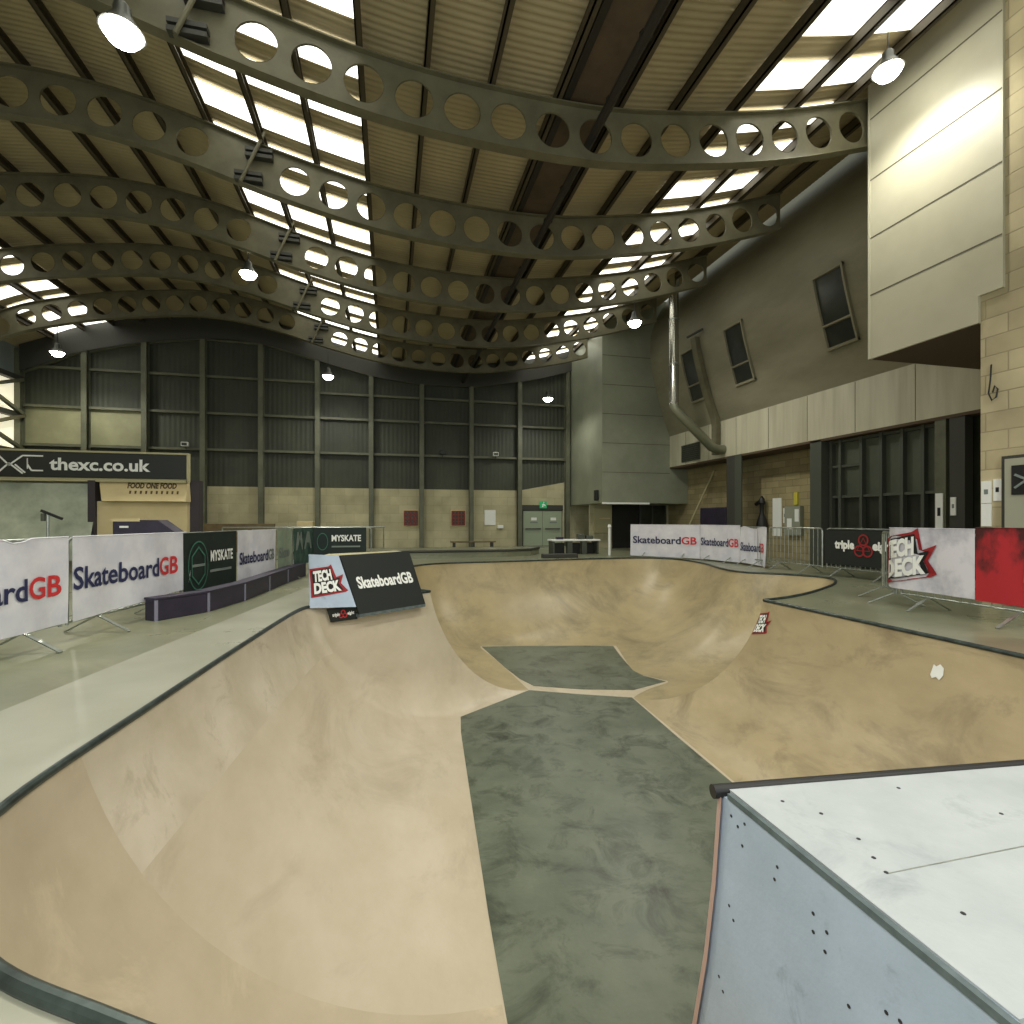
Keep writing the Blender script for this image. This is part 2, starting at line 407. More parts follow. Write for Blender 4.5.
def beam(k, y, x0, x1):
    t = thing('cellular_beam', (0, y, 0), 'grey curved steel roof beam with round holes, %s' %
              ['nearest to the camera', 'second nearest to the camera', 'third from the camera, middle of the five', 'fourth from the camera', 'farthest, just before the end wall'][k], 'roof beam', 'cellular roof beams')
    mb = MB(); th = .025
    cells = [(-3.495, -2.335, True)]
    while cells[-1][1]+.775 <= x1+.01: cells.append((cells[-1][1], cells[-1][1]+.775, False))
    while cells[0][0]-.77 >= x0-.01: cells.insert(0, (cells[0][0]-.77, cells[0][0], False))
    R = .30; n = 20
    for (a, b, solid) in cells:
        pitch = b-a
        cxx = (a+b)/2; cz = (LOW(cxx)+TOP(cxx))/2
        def edge(dx, dz):      # point on cell boundary in direction
            m = max(abs(dx)/(pitch/2), abs(dz)/(BH/2))
            px = cxx+dx/m; tz = dz/m
            return (px, LOW(px)+BH/2+tz)
        for yy in (y-th/2, y+th/2):
            if solid:
                mb.add([(a, yy, LOW(a)), (b, yy, LOW(b)), (b, yy, TOP(b)), (a, yy, TOP(a))], [(0, 1, 2, 3)]); continue
            angs = sorted([2*pi*i/n for i in range(n)] + [s for s in (atan2(BH, pitch), pi-atan2(BH, pitch), pi+atan2(BH, pitch), 2*pi-atan2(BH, pitch))])
            m_ = len(angs); vs = []
            for g in angs: vs.append((cxx+R*cos(g), yy, cz+R*sin(g)))
            for g in angs:
                e = edge(cos(g), sin(g)); vs.append((e[0], yy, e[1]))
            mb.add(vs, [(i, (i+1) % m_, (i+1) % m_+m_, i+m_) for i in range(m_)])
        if not solid:
            vs = []; m_ = 24
            for yy in (y-th/2-.006, y+th/2+.006):
                vs += [(cxx+R*cos(2*pi*i/m_), yy, cz+R*sin(2*pi*i/m_)) for i in range(m_)]
            mb.add(vs, [(i, (i+1) % m_, (i+1) % m_+m_, i+m_) for i in range(m_)])
    mb.build('web', 'beam', t, fix=False)
    xa, xb = cells[0][0], cells[-1][1]
    for nm, zf in (('flange', lambda x: LOW(x)), ('flange', lambda x: TOP(x))):
        m2 = MB(); N = 60; sec = [(-.1, -.012), (.1, -.012), (.1, .012), (-.1, .012)]
        vs = []; fs = []
        for i in range(N+1):
            xx = xa+(xb-xa)*i/N
            vs += [(xx, y+p, zf(xx)+q) for p, q in sec]
            if i: fs += [((i-1)*4+j, (i-1)*4+(j+1) % 4, i*4+(j+1) % 4, i*4+j) for j in range(4)]
        fs += [(0, 1, 2, 3), tuple(N*4+j for j in range(4))]
        m2.add(vs, fs).build(nm, 'beam', t)
    # splice brackets and tie rod
    for dz, xx in ((.70, -2.62), (.14, -2.82)):
        m3 = MB()
        for s in (-.06, .06): m3.box(xx-.26, y-.17, LOW(xx)+dz+s-.035, xx+.26, y-.03, LOW(xx)+dz+s+.035)
        m3.build('bracket', 'steel_dark', t)
    MB().tube([(-2.5, y-.2, TOP(-2.5)+.2), (-2.95, y-.2, LOW(-2.95)-.06)], .035, 8).build('tie_rod', 'beam', t)
    return t
for k, y in enumerate(BEAMY):
    beam(k, y, -13.7, {0: 10.4, 1: 10.4, 2: 10.4, 3: 10.4, 4: 8.7}[k])
for i, x in enumerate(PUR):
    z = TOP(x)+.012
    mb = MB().box(x-.045, 2, z, x-.02, WALLY-.02, z+.2).box(x-.045, 2, z, x+.05, WALLY-.02, z+.02).box(x-.045, 2, z+.18, x+.05, WALLY-.02, z+.2)
    tag(mb.build('roof_purlin', 'purlin'), 'dark brown roof purlin lying across the beams, %s from the left' % ORD[i], 'purlin', 'roof purlins')
# valley gutter and services
zg = TOP(3.3)
mb = MB().box(2.95, 2, zg+.06, 3.75, WALLY-.05, zg+.1)
tag(mb.build('valley_gutter', 'gutter'), 'brown boxed gutter panel running along the low point of the roof', 'gutter')
mb = MB().box(2.86, 2, zg+.0+.02, 2.98, WALLY-.05, zg+.1)
tag(mb.build('cable_tray', 'pipeblack'), 'dark cable tray along the left edge of the roof gutter', 'cable tray')
zp = 7.84
t = thing('service_pipe', (3.36, 12, zp), 'black service pipe threaded through the roof beams under the gutter', 'pipe')
MB().tube([(3.36, 2, zp), (3.36, WALLY-.1, zp)], .075, 10).build('pipe_run', 'pipeblack', t)
for yy in [3+1.1*i for i in range(19)]:
    MB().lathe((3.36, yy, zp), [(.0, -.02), (.10, -.02), (.10, .02), (0, .02)], 10).build('pipe_clip', 'black', t)

# ------------------------------------------------------------------ end wall
def wall_strip(x0, x1, z0, ztop, y, n=60):
    mb = MB(); mb.grid(n, 1, lambda a, b: (x0+(x1-x0)*a, y, z0 + (ztop(x0+(x1-x0)*a)-z0)*b)); return mb
struct(wall_strip(-14.4, 12.6, 2.75, lambda x: DECKZ(min(x, 11.5))+.1, WALLY), 'wall_back', 'clad', fix=False)
struct(MB().box(-14.4, WALLY-.05, 0, 12.6, WALLY+.1, 2.75), 'wall_back_plinth', 'block_x')
struct(MB().box(-14.3, WALLY-.03, 4.4, -9.95, WALLY-.005, 5.85), 'wall_back_lit_area', 'lit_clad')  # lamp and window light on the cladding, put in as a paler colour
# slanted pale triangle above the fire door
struct(MB().prism([(6.2, 2.75), (8.6, 2.75), (8.6, 3.2)], lambda a, b: (a, WALLY-.03, b), lambda a, b: (a, WALLY-.005, b)), 'wall_back_triangle', 'block_x')
CX = [-14.3, -12.05, -9.92, -7.74, -5.47, -3.15, -.84, 1.44, 3.78, 6.16, 8.62]
for i, x in enumerate(CX):
    zt = TOP(x)+.1
    mb = MB().box(x-.1, WALLY-.36, 0, x+.1, WALLY-.34, zt).box(x-.012, WALLY-.34, 0, x+.012, WALLY-.08, zt).box(x-.1, WALLY-.08, 0, x+.1, WALLY-.055, zt)
    if i == 10: lab = 'grey steel column against the end wall right of the fire doors'
    else: lab = 'grey steel column against the end wall, %s from the left' % ORD[i]
    tag(mb.build('steel_column', 'steel'), lab, 'column', 'columns along the end wall')
for i, (a, b) in enumerate(zip(CX, CX[1:])):
    for z in (4.32, 5.88, 7.0 if i > 4 else 7.45):
        m = MB().box(a+.1, WALLY-.2, z-.05, b-.1, WALLY-.03, z+.05)
        r = m.build('wall_rail', 'steel'); r['kind'] = 'structure'; r.name = 'trim_rail'
    m = MB().bar((a+.1, WALLY-.12, TOP(a)-.75), (b-.1, WALLY-.12, TOP(b)-.75), .1, .08)
    r = m.build('trim_rail', 'steel'); r['kind'] = 'structure'

r = MB()
r.grid(60, 1, lambda a, b: (-14.2+25.6*a, WALLY-.4, LOW(-14.2+25.6*a)+.12+b*(BH+.1)))
struct(r, 'trim_fascia', 'steel_dark', fix=False)
# fire doors
d = struct(MB().box(6.34, WALLY-.1, 0, 8.4, WALLY-.04, 2.02), 'door_1', 'frame_grey')
for x0, x1 in ((6.38, 7.36), (7.38, 8.36)):
    MB().box(x0, WALLY-.13, .02, x1, WALLY-.1, 1.75).build('door_leaf', 'door_green', d)
    MB().box(x0+.1, WALLY-.2, .84, x1-.1, WALLY-.16, .89).build('push_bar', 'steel_dark', d)
    MB().box(x0+.35, WALLY-.14, 1.15, x1-.25, WALLY-.13, 1.21).build('door_notice', 'ink_grey', d)
    MB().box(x0+.4, WALLY-.14, 1.28, x1-.3, WALLY-.13, 1.42).build('door_notice', 'paper', d)
MB().box(6.3, WALLY-.16, 1.78, 8.42, WALLY-.1, 2.04).build('door_header', 'steel_dark', d)
t = thing('exit_sign', (7.37, WALLY-.2, 2.05), 'small green fire exit sign above the double doors', 'exit sign')
MB().bevbox(7.2, WALLY-.22, 1.88, 7.56, WALLY-.17, 2.22, .01).build('sign_plate', 'exit_green', t)
f, _ = plane_fn((7.2, WALLY-.222), (7.56, WALLY-.222), 1.88)
put_poly([(.1, .06), (.16, .06), (.2, .15), (.27, .1), (.3, .14), (.22, .22), (.17, .24), (.1, .18), (.13, .15)], f, 'ink_white', t, 'running_figure', .004)
put_ring(.2, .29, .03, .028, f, 'ink_white', t, 'running_figure', .004, n=10)
# windows with red grilles
for x, lab in ((.95, 'small red grille window on the end wall, left one of the pair'), (3.18, 'small red grille window on the end wall, right one of the pair')):
    t = thing('grille_window', (x, WALLY-.06, 1.05), lab, 'window', 'red grille windows')
    MB().box(x-.36, WALLY-.09, 1.0, x+.36, WALLY-.055, 1.78).build('window_frame', 'cream', t)
    MB().box(x-.30, WALLY-.1, 1.05, x+.30, WALLY-.09, 1.73).build('pane', 'glass_dark', t)
    g = MB()
    for i in range(5): g.box(x-.31+.15*i-.02, WALLY-.125, 1.05, x-.31+.15*i+.02+.01, WALLY-.1, 1.73)
    for i in range(5): g.box(x-.31, WALLY-.125, 1.04+.165*i, x+.31, WALLY-.1, 1.08+.165*i)
    g.build('grille', 'red_grid', t)
t = thing('notice_board', (4.7, WALLY-.06, 1.1), 'plain white board on the end wall left of the fire doors', 'notice board')
MB().bevbox(4.45, WALLY-.09, 1.05, 5.0, WALLY-.055, 1.78, .01).build('board', 'paper', t)
MB().box(5.08, WALLY-.2, .9, 5.36, WALLY-.055, 1.05).build('shelf', 'paper', t)
# floodlights on rail
def flood(x, z, m, lab, g='small fittings on the wall rails'):
    t = thing('wall_floodlight', (x, WALLY-.3, z), lab, 'floodlight', g)
    MB().bevbox(x-.13, WALLY-.42, z, x+.13, WALLY-.26, z+.18, .015).build('housing', m, t)
    MB().box(x-.1, WALLY-.43, z+.03, x+.1, WALLY-.42, z+.15).build('lens', 'glass_dark', t)
    MB().bar((x, WALLY-.2, z-.1), (x, WALLY-.3, z+.02), .03).build('bracket', 'steel_dark', t)
flood(2.4, 4.38, 'black', 'small black floodlight on the end wall rail')
flood(4.95, 4.38, 'paper', 'small white fitting on the end wall rail left of the fire doors')
# left side wall, bright window and bracing
struct(MB().box(-14.5, -4, 0, -14.4, WALLY, 4.0), 'wall_left', 'clad')
struct(MB().box(-14.5, -4, 6.9, -14.4, WALLY, 9.5), 'wall_left_upper', 'pale_blue')
struct(MB().box(-14.5, -4, 4.0, -14.42, WALLY, 6.9), 'window_90', 'side_window')
for z in (4.0, 5.45, 6.9): 
    m = MB().box(-14.42, 10, z-.1, -14.2, WALLY-.1, z+.1); r = m.build('trim_rail', 'steel_dark'); r['kind'] = 'structure'
t = thing('wall_bracing', (-14.2, 22, 4), 'dark diagonal steel bracing across the bright window on the far left', 'bracing')
for a, b in (((20.2, 5.45), (24.2, 6.85)), ((20.2, 6.85), (24.2, 5.5)), ((20.2, 4.1), (24.3, 5.45)), ((22.2, 6.85), (22.2, 4.1)), ((20.2, 5.45), (24.2, 4.1)), ((16.2, 5.45), (20.2, 6.85)), ((16.2, 4.1), (20.2, 5.45))):
    MB().bar((-14.15, a[0], a[1]), (-14.15, b[0], b[1]), .12, .12).build('brace', 'beam' if a[1] == 4.1 else 'steel', t)

# ------------------------------------------------------------------ right side: facade
HULL = catmull([(12.0, 4.98), (11.72, 5.7), (11.44, 6.6), (11.2, 7.5), (11.06, 8.4), (11.1, 9.3), (11.32, 10.0), (11.7, 10.7), (12.3, 11.5)], 5)
def hullx(z):
    for a, b in zip(HULL, HULL[1:]):
        if a[1] <= z <= b[1]: return a[0]+(b[0]-a[0])*(z-a[1])/(b[1]-a[1])
    return 12.0
mb = MB(); n = len(HULL)
YH0, YH1 = 6.3, 20.35
mb.add([(x, YH0, z) for x, z in HULL]+[(x, YH1, z) for x, z in HULL], [(i, i+1, i+1+n, i+n) for i in range(n-1)])
struct(mb, 'wall_right_hull', 'hull', smooth=True, fix=False)
struct(MB().box(12.0, 6.3, 3.62, 12.15, 20.6, 4.98), 'wall_right_band', 'band')
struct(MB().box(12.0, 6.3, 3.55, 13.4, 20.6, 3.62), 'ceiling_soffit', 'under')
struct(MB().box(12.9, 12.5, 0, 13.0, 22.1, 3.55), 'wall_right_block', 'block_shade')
for i in range(1, 9):      # band panel joints
    y = 6.3+1.6*i
    r = MB().box(11.992, y-.005, 3.64, 12.0, y+.005, 4.96).build('trim_joint', 'joint'); r['kind'] = 'structure'
# hull windows
def hull_window(yc, lab):
    t = thing('slit_window', (11.2, yc, 6), lab, 'window', 'tilted windows in the curved wall')
    z0, z1, w = 5.95, 7.75, .86
    fn = lambda u, v, off: (hullx(z0+(z1-z0)*v)-off, yc-w/2+w*u, z0+(z1-z0)*v)
    m = MB()
    m.grid(1, 8, lambda u, v: fn(u, v, .015)); m.build('pane', 'glass_dark', t, fix=False)
    for (u0, u1, v0, v1) in ((-.06, .0, -.03, 1.03), (1.0, 1.06, -.03, 1.03), (-.06, 1.06, -.04, 0), (-.06, 1.06, 1, 1.04), (0, 1, .30, .325)):
        m = MB()
        a = [fn(u0+(u1-u0)*i, v0+(v1-v0)*j/6, o) for o in (.0, .09) for i in (0, 1) for j in range(7)]
        fs = []
        for s_ in (0, 14):
            fs += [(s_+j, s_+j+1, s_+8+j, s_+7+j) for j in range(6)]
        for i in (0, 7): fs += [(i+j, i+j+1, 14+i+j+1, 14+i+j) for j in range(6)]
        fs += [(0, 7, 21, 14), (6, 13, 27, 20)]
        m.add(a, fs).build('frame', 'hull', t)
hull_window(11.1, 'tilted dark window in the curved wall, nearest the pale overhanging box')
hull_window(14.9, 'tilted dark window in the curved wall, middle of the three')
hull_window(17.55, 'tilted dark window in the curved wall, half hidden behind the silver pipe')
# duct
t = thing('ventilation_pipe', (10.0, 16.6, 4), 'tall silver ventilation pipe bending down into the right wall', 'pipe')
MB().tube([(9.95, 16.6, 5.45), (9.95, 16.6, 10.4)], .17, 18).build('vertical_pipe', 'silver', t)
MB().tube([(9.95, 16.6, 5.5), (9.97, 16.6, 5.36), (10.08, 16.6, 5.22), (11.5, 16.6, 3.98), (11.72, 16.6, 3.9), (12.05, 16.6, 3.9)], .17, 18).build('elbow_pipe', 'elbow', t)
for z in (6.9, 8.5): MB().lathe((9.95, 16.6, z), [(.17, -.03), (.185, -.03), (.185, .03), (.17, .03)], 18).build('collar', 'galv', t)
m = MB(); vs = []; fs = []
zs = [3.75+ (8.05-3.75)*i/16 for i in range(17)]
for i, z in enumerate(zs):
    X = hullx(z) if z > 4.98 else 12.0
    vs += [(X-.02, 16.75, z), (X-.2, 16.75, z), (X-.2, 17.05, z), (X-.02, 17.05, z)]
    if i: fs += [((i-1)*4+j, (i-1)*4+(j+1) % 4, i*4+(j+1) % 4, i*4+j) for j in range(4)]
fs += [(0, 1, 2, 3), tuple(64+j for j in range(4))]
tag(m.add(vs, fs).build('flat_duct', 'beam'), 'flat grey duct climbing the curved wall behind the silver pipe', 'duct')
tag(MB().bar((10.8, 17.1, 8.12), (10.98, 16.4, 8.2), .06).build('duct_bracket', 'steel_dark'), 'small dark bracket at the top of the flat duct', 'bracket')
t = thing('vent_grille', (11.98, 18.6, 3.9), 'dark square vent grille in the pale band below the curved wall', 'vent')
MB().box(11.95, 18.05, 3.72, 11.99, 19.35, 4.42).build('vent_frame', 'frame_grey', t)
m = MB()
for i in range(8): m.box(11.93, 18.12, 3.77+.08*i, 11.95, 19.28, 3.81+.08*i)
m.build('louvres', 'glass_dark', t)
# box volume at the back right
BX0, BY0, BZ0 = 8.8, 20.35, 2.03
struct(MB().box(BX0, BY0, BZ0, 12.9, WALLY, 10.9), 'wall_corner_box', 'boxclad')
for z in (3.35, 4.6, 5.85, 7.1, 8.35):
    r = MB().box(BX0+.02, BY0-.008, z-.012, 12.0, BY0, z+.012).build('trim_joint', 'joint'); r['kind'] = 'structure'
r = MB().box(BX0, BY0-.04, BZ0-.05, 11.0, BY0+.05, BZ0+.03).build('trim_edge', 'paper'); r['kind'] = 'structure'
tag(MB().bevbox(8.66, 20.7, 2.15, 8.8, 20.95, 2.6, .02).build('alarm_box', 'black'), 'small black box on the side of the corner volume beside the exit', 'box')
# below the box
struct(MB().box(8.9, 22.0, 0, 13.0, 22.1, BZ0), 'wall_kiosk', 'block_x')
t = thing('shop_front', (10.5, 21.9, 0), 'dark shop front opening with glazed door under the corner volume', 'shop front')
MB().box(10.0, 21.93, 0, 11.35, 22.0, 2.0).build('opening', 'black', t)
MB().box(11.4, 21.9, 0, 12.7, 21.98, 1.98).build('glass_door', 'glass_dark', t)
for x in (11.38, 12.0, 12.68): MB().box(x-.03, 21.86, 0, x+.03, 21.9, 1.98).build('door_frame', 'frame_grey', t)
MB().box(9.1, 21.93, .7, 9.95, 21.99, 1.85).build('side_panel', 'kiosk', t)
MB().box(9.35, 21.88, 1.35, 9.85, 21.93, 1.4).build('shelf', 'cream', t)
# lower facade things
t = thing('dark_column', (12.1, 16.15, 0), 'dark steel column under the pale band, beside the silver pipe end', 'column')
MB().box(11.98, 15.95, 0, 12.3, 16.4, 3.62).build('column_shaft', 'steel_dark', t)
MB().box(11.98, 15.6, 0, 12.02, 15.95, 3.62).build('column_edge', 'frame_grey', t)
tag(MB().bevbox(12.6, 17.3, 0, 12.88, 19.0, 1.8, .03).build('storage_cabinet', 'purple'), 'dark blue cabinet standing left of the dark column', 'cabinet')
tag(MB().bar((12.2, 20.0, 0.01), (12.85, 18.4, 3.3), .05).build('leaning_pole', 'kiosk'), 'thin pale pole leaning against the block wall behind the barriers', 'pole')
t = thing('hanging_coat', (12.6, 15.35, 1), 'black coat hanging on the block wall right of the dark column', 'coat')
m = MB().lathe((12.7, 15.45, .95), [(.0, 1.2), (.04, 1.17), (.09, 1.08), (.12, .95), (.07, .85), (.07, .6), (.12, .45), (.18, .25), (.2, .08), (.14, 0), (0, 0)], 14)
m.build('coat_body', 'black', t); MB().tube([(12.7, 15.5, 1.98), (12.7, 15.75, 1.86)], .07, 8).build('hood', 'black', t)
def notice(x, y0, y1, z0, z1, lab, m='paper', dx=.02, cat='notice', nm='wall_notice', dark=None, g='notices on the right wall'):
    t = thing(nm, (x, (y0+y1)/2, z0), lab, cat, g)
    MB().box(x-dx, y0, z0, x, y1, z1).build('sheet', m, t)
    if dark: MB().box(x-dx-.004, y0+(y1-y0)*.3, z0+(z1-z0)*.4, x-dx, y0+(y1-y0)*.7, z0+(z1-z0)*.62).build('print', dark, t)
    return t
notice(12.9, 14.74, 15.15, .75, 2.05, 'tall narrow white sheet on the block wall right of the black coat')
notice(12.9, 14.52, 14.66, 1.2, 1.7, 'small white sheet on the block wall left of the grey switch box', dark='ink_grey')
t = notice(12.9, 13.8, 14.46, .8, 1.75, 'grey electrical switch box with pale notices on the block wall', 'grey_box', .14, 'switch box', 'switch_box', g=None)
MB().box(12.755, 13.85, 1.25, 12.76, 14.02, 1.65).build('label_sheet', 'paper', t)
MB().box(12.755, 14.15, 1.0, 12.76, 14.35, 1.35).build('label_sheet', 'paper', t)
notice(12.9, 14.0, 14.15, 1.8, 2.2, 'small yellow plate on the wall above the switch box', 'yellow', .06, 'plate', 'yellow_plate', g=None)
# dark glazing
struct(MB().box(12.35, 9.1, 1.95, 12.4, 12.25, 3.6), 'window_91', 'glass_mid')
struct(MB().box(12.35, 6.6, 0, 12.4, 12.25, 1.95).box(12.35, 6.6, 1.95, 12.4, 9.1, 3.6), 'window_92', 'glass_dark')
struct(MB().box(12.0, 12.2, 0, 13.0, 12.6, 3.6), 'wall_right_return', 'frame_grey')
for i, y in enumerate((12.1, 11.8, 11.14, 10.57, 10.02, 9.51, 9.15)):
    r = MB().box(12.22, y-.04, 0, 12.35, y+.04, 3.6).build('trim_mullion', 'frame_grey'); r['kind'] = 'structure'
for z in (1.95, 2.8, 3.5):
    r = MB().box(12.25, 9.1 if z != 2.8 else 11.14, z-.035, 12.35, 12.2, z+.035).build('trim_transom', 'frame_grey'); r['kind'] = 'structure'
tag(MB().box(12.02, 8.84, 0, 12.2, 9.08, 3.6).build('pale_column', 'steel'), 'pale grey column with a notice at the right end of the dark glazing', 'column')
tag(MB().box(12.02, 8.45, 0, 12.25, 8.76, 3.6).build('dark_post', 'steel_dark'), 'dark post between the pale column and the block wall', 'column')
notice(12.02, 8.89, 9.05, 1.05, 1.9, 'narrow white poster fixed to the pale grey column', dark='ink_black')
notice(12.02, 8.62, 8.73, 1.4, 1.8, 'small white card on the dark post beside the block wall', dark='ink_grey')
# pale overhanging box and the near block wall
PX = 9.2
struct(MB().box(PX, 5.93, 4.9, 13, 8.2, 13).box(PX, 6.27, 4.47, 13, 8.2, 4.9), 'wall_right_overhang', 'panel')
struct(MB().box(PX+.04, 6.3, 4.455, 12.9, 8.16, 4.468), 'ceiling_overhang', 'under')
for z in (5.72, 6.84, 7.98, 9.18, 10.4):
    r = MB().box(PX-.006, 5.94, z-.012, PX, 8.19, z+.012).build('trim_joint', 'joint'); r['kind'] = 'structure'
r = MB().box(PX-.012, 8.17, 4.47, PX+.01, 8.215, 12).build('trim_corner', 'band'); r['kind'] = 'structure'
struct(MB().box(9.25, -4, 0, 9.6, 6.27, 13), 'wall_right', 'block')
d = struct(MB().box(9.17, 4.7, 0, 9.25, 5.93, 2.28), 'door_2', 'steel_dark')
MB().box(9.14, 4.76, .02, 9.17, 5.87, 2.23).build('door_leaf', 'door_grey', d)
t = thing('door_sign', (9.13, 5.6, 1.75), 'black square sign with a white mark on the pale grey door', 'sign')
MB().box(9.12, 5.35, 1.68, 9.14, 5.77, 2.12).build('sign_plate', 'ink_black', t)
m = MB().bar((9.115, 5.72, 1.78), (9.115, 5.4, 2.02), .03, .03).bar((9.115, 5.72, 1.98), (9.115, 5.4, 1.8), .03, .03); m.build('mark', 'ink_grey', t)
notice(9.25, 6.11, 6.25, 1.57, 1.92, 'white notice with a pale square on the block wall, upper left of three', dark='ink_grey', g='notices on the block wall')
notice(9.25, 6.11, 6.25, 1.2, 1.56, 'plain white notice on the block wall, lowest of three', g='notices on the block wall')
notice(9.25, 5.97, 6.08, 1.6, 1.94, 'white notice with a dark spot on the block wall, nearest the door', dark='ink_black', g='notices on the block wall')
t = thing('wall_cable', (9.2, 6.05, 3.2), 'thin dark loop of cable hanging on the pale block wall', 'cable')
MB().tube([(9.22, 6.1, 3.75), (9.2, 6.1, 3.5), (9.19, 6.12, 3.3), (9.2, 6.08, 3.18), (9.2, 6.02, 3.22), (9.2, 6.0, 3.34), (9.2, 6.04, 3.4), (9.2, 6.07, 3.3)], .012, 6).build('cable_loop', 'black', t)

# ------------------------------------------------------------------ bowl
H = 2.0
R1 = [((5.3, 1.15), (4.05, 2.7)), ((3.0, .85), (2.4, 2.7)), ((1.1, .82), (1.1, 2.7)), ((.4, .98), (.85, 2.7)), ((-.2, 1.24), (.72, 2.7)), ((-.72, 1.53), (.69, 2.75)), ((-1.14, 1.8), (.69, 2.8)),
      ((-1.52, 2.2), (.70, 2.9)), ((-1.69, 2.8), (.73, 3.15)), ((-1.62, 4.0), (.77, 3.9)), ((-1.48, 5.8), (.92, 6.0)), ((-1.29, 7.7), (1.06, 7.9)), ((-1.1, 8.15), (1.09, 8.3)), ((-.76, 8.42), (1.12, 8.55)), ((-.1, 8.82), (1.7, 8.95)), ((.7, 9.33), (2.62, 9.59))]
R2 = [((.7, 9.33), (2.62, 9.59)), ((.4, 9.9), (2.58, 10.1)), ((.15, 10.8), (2.52, 10.9)), ((.1, 12.2), (2.4, 12.1)), ((.35, 14.0), (2.28, 13.1)), ((1.3, 15.2), (2.5, 13.2)), ((3.3, 15.5), (3.4, 13.0)), ((5.37, 15.8), (5.0, 12.65)),
      ((7.5, 16.0), (5.7, 12.46)), ((8.75, 15.75), (5.76, 12.46)), ((9.2, 14.9), (5.76, 12.4)), ((9.05, 13.4), (5.68, 12.1)), ((8.55, 11.9), (5.42, 11.2)), ((8.5, 10.95), (5.2, 10.4)), ((9.15, 10.3), (5.2, 10.0)), ((9.5, 9.5), (5.45, 9.6)),
      ((8.85, 8.65), (5.5, 9.4)), ((7.5, 7.75), (5.0, 9.15)), ((6.5, 7.25), (4.6, 8.9)), ((5.84, 7.06), (4.4, 8.73))]
R3 = [((5.84, 7.06), (4.4, 8.73)), ((5.84, 6.2), (4.32, 7.2)), ((5.84, 5), (4.22, 5.6)), ((5.82, 3.57), (4.1, 4)), ((5.75, 2.2), (4.05, 2.8)), ((5.3, 1.15), (4.05, 2.7))]
def dense(R, n=8):
    P = catmull([a+b for a, b in R], n); return P
runs = [dense(R1), dense(R2), dense(R3)]
PHI = radians(74); NP = 18
bowl = thing('skate_bowl', (3, 8, -2), 'large sunken tan skate bowl with grey-green flat bottom and dark coping', 'skate bowl')
def profile(c, f):
    out = []
    for k in range(NP+1):
        ph = PHI*(1-k/NP)
        s = sin(ph)/sin(PHI); h = (1-cos(ph))/(1-cos(PHI))
        out.append((f[0]+(c[0]-f[0])*s, f[1]+(c[1]-f[1])*s, -H+H*h))
    return out
def loft(P, name, m, lab=None, j0=0, j1=NP):
    mb = MB()
    prof = [profile((p[0], p[1]), (p[2], p[3]))[j0:j1+1] for p in P]
    vs = [v for q in prof for v in q]; n = j1-j0+1
    fs = [(i*n+j, (i+1)*n+j, (i+1)*n+j+1, i*n+j+1) for i in range(len(prof)-1) for j in range(n-1)]
    o = mb.add(vs, fs).build(name, m, bowl, smooth=True, fix=False)
    if lab: o['label'] = lab
    return o
r1, r2, r3 = runs
i_c = 8*8+4      # corner seam in run 1
loft(r1[:i_c+1], 'transition', 'ply_corner', 'browner near corner of the bowl wall')
i_t = 8*12
loft(r1[i_c:i_t+1], 'transition', 'ply_light', 'pale upper strip of the left wall', 0, 4)
loft(r1[i_c:i_t+1], 'transition', 'ply', 'long left wall of the bowl', 4, NP)
loft(r1[i_t:], 'transition', 'ply', 'left hip of the bowl')
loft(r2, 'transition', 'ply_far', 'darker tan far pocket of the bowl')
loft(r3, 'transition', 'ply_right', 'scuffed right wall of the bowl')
loop_c = [(p[0], p[1]) for R in runs for p in R[:-1]]
loop_f = [(p[2], p[3]) for R in runs for p in R[:-1]]
lf = [loop_f[0]]
for p in loop_f[1:]:
    if hypot(p[0]-lf[-1][0], p[1]-lf[-1][1]) > .02: lf.append(p)
tri = tessellate_polygon([[Vector((a, b, 0)) for a, b in lf]])
MB().add([(a, b, -H) for a, b in lf], [tuple(t) for t in tri]).build('floor_strip', 'ply', bowl, fix=False)
def flat(poly, name='flat_bottom'):
    MB().prism(poly, lambda a, b: (a, b, -H), lambda a, b: (a, b, -H+.006)).build(name, 'bowl_floor', bowl)
flat([(.72, 2.75), (.80, 4.2), (.93, 6.0), (1.07, 7.9), (1.15, 8.54), (2.62, 9.57), (3.5, 9.12), (4.37, 8.73), (4.25, 7.0), (4.1, 4.1), (4.04, 2.75)])
flat([(2.78, 9.80), (2.62, 10.3), (2.5, 11.2), (2.32, 13.15), (3.4, 12.97), (5.0, 12.62), (5.68, 12.42), (5.42, 11.4), (5.18, 10.3), (5.22, 9.9), (5.48, 9.45), (4.6, 9.12), (3.65, 9.38)])
for R in runs:
    MB().tube([(p[0], p[1], .012) for p in R], .025, 10).build('coping', 'coping', bowl)
# deck with the bowl cut out
outer = [(-14.4, -4), (13.2, -4), (13.2, WALLY+.1), (-14.4, WALLY+.1)]
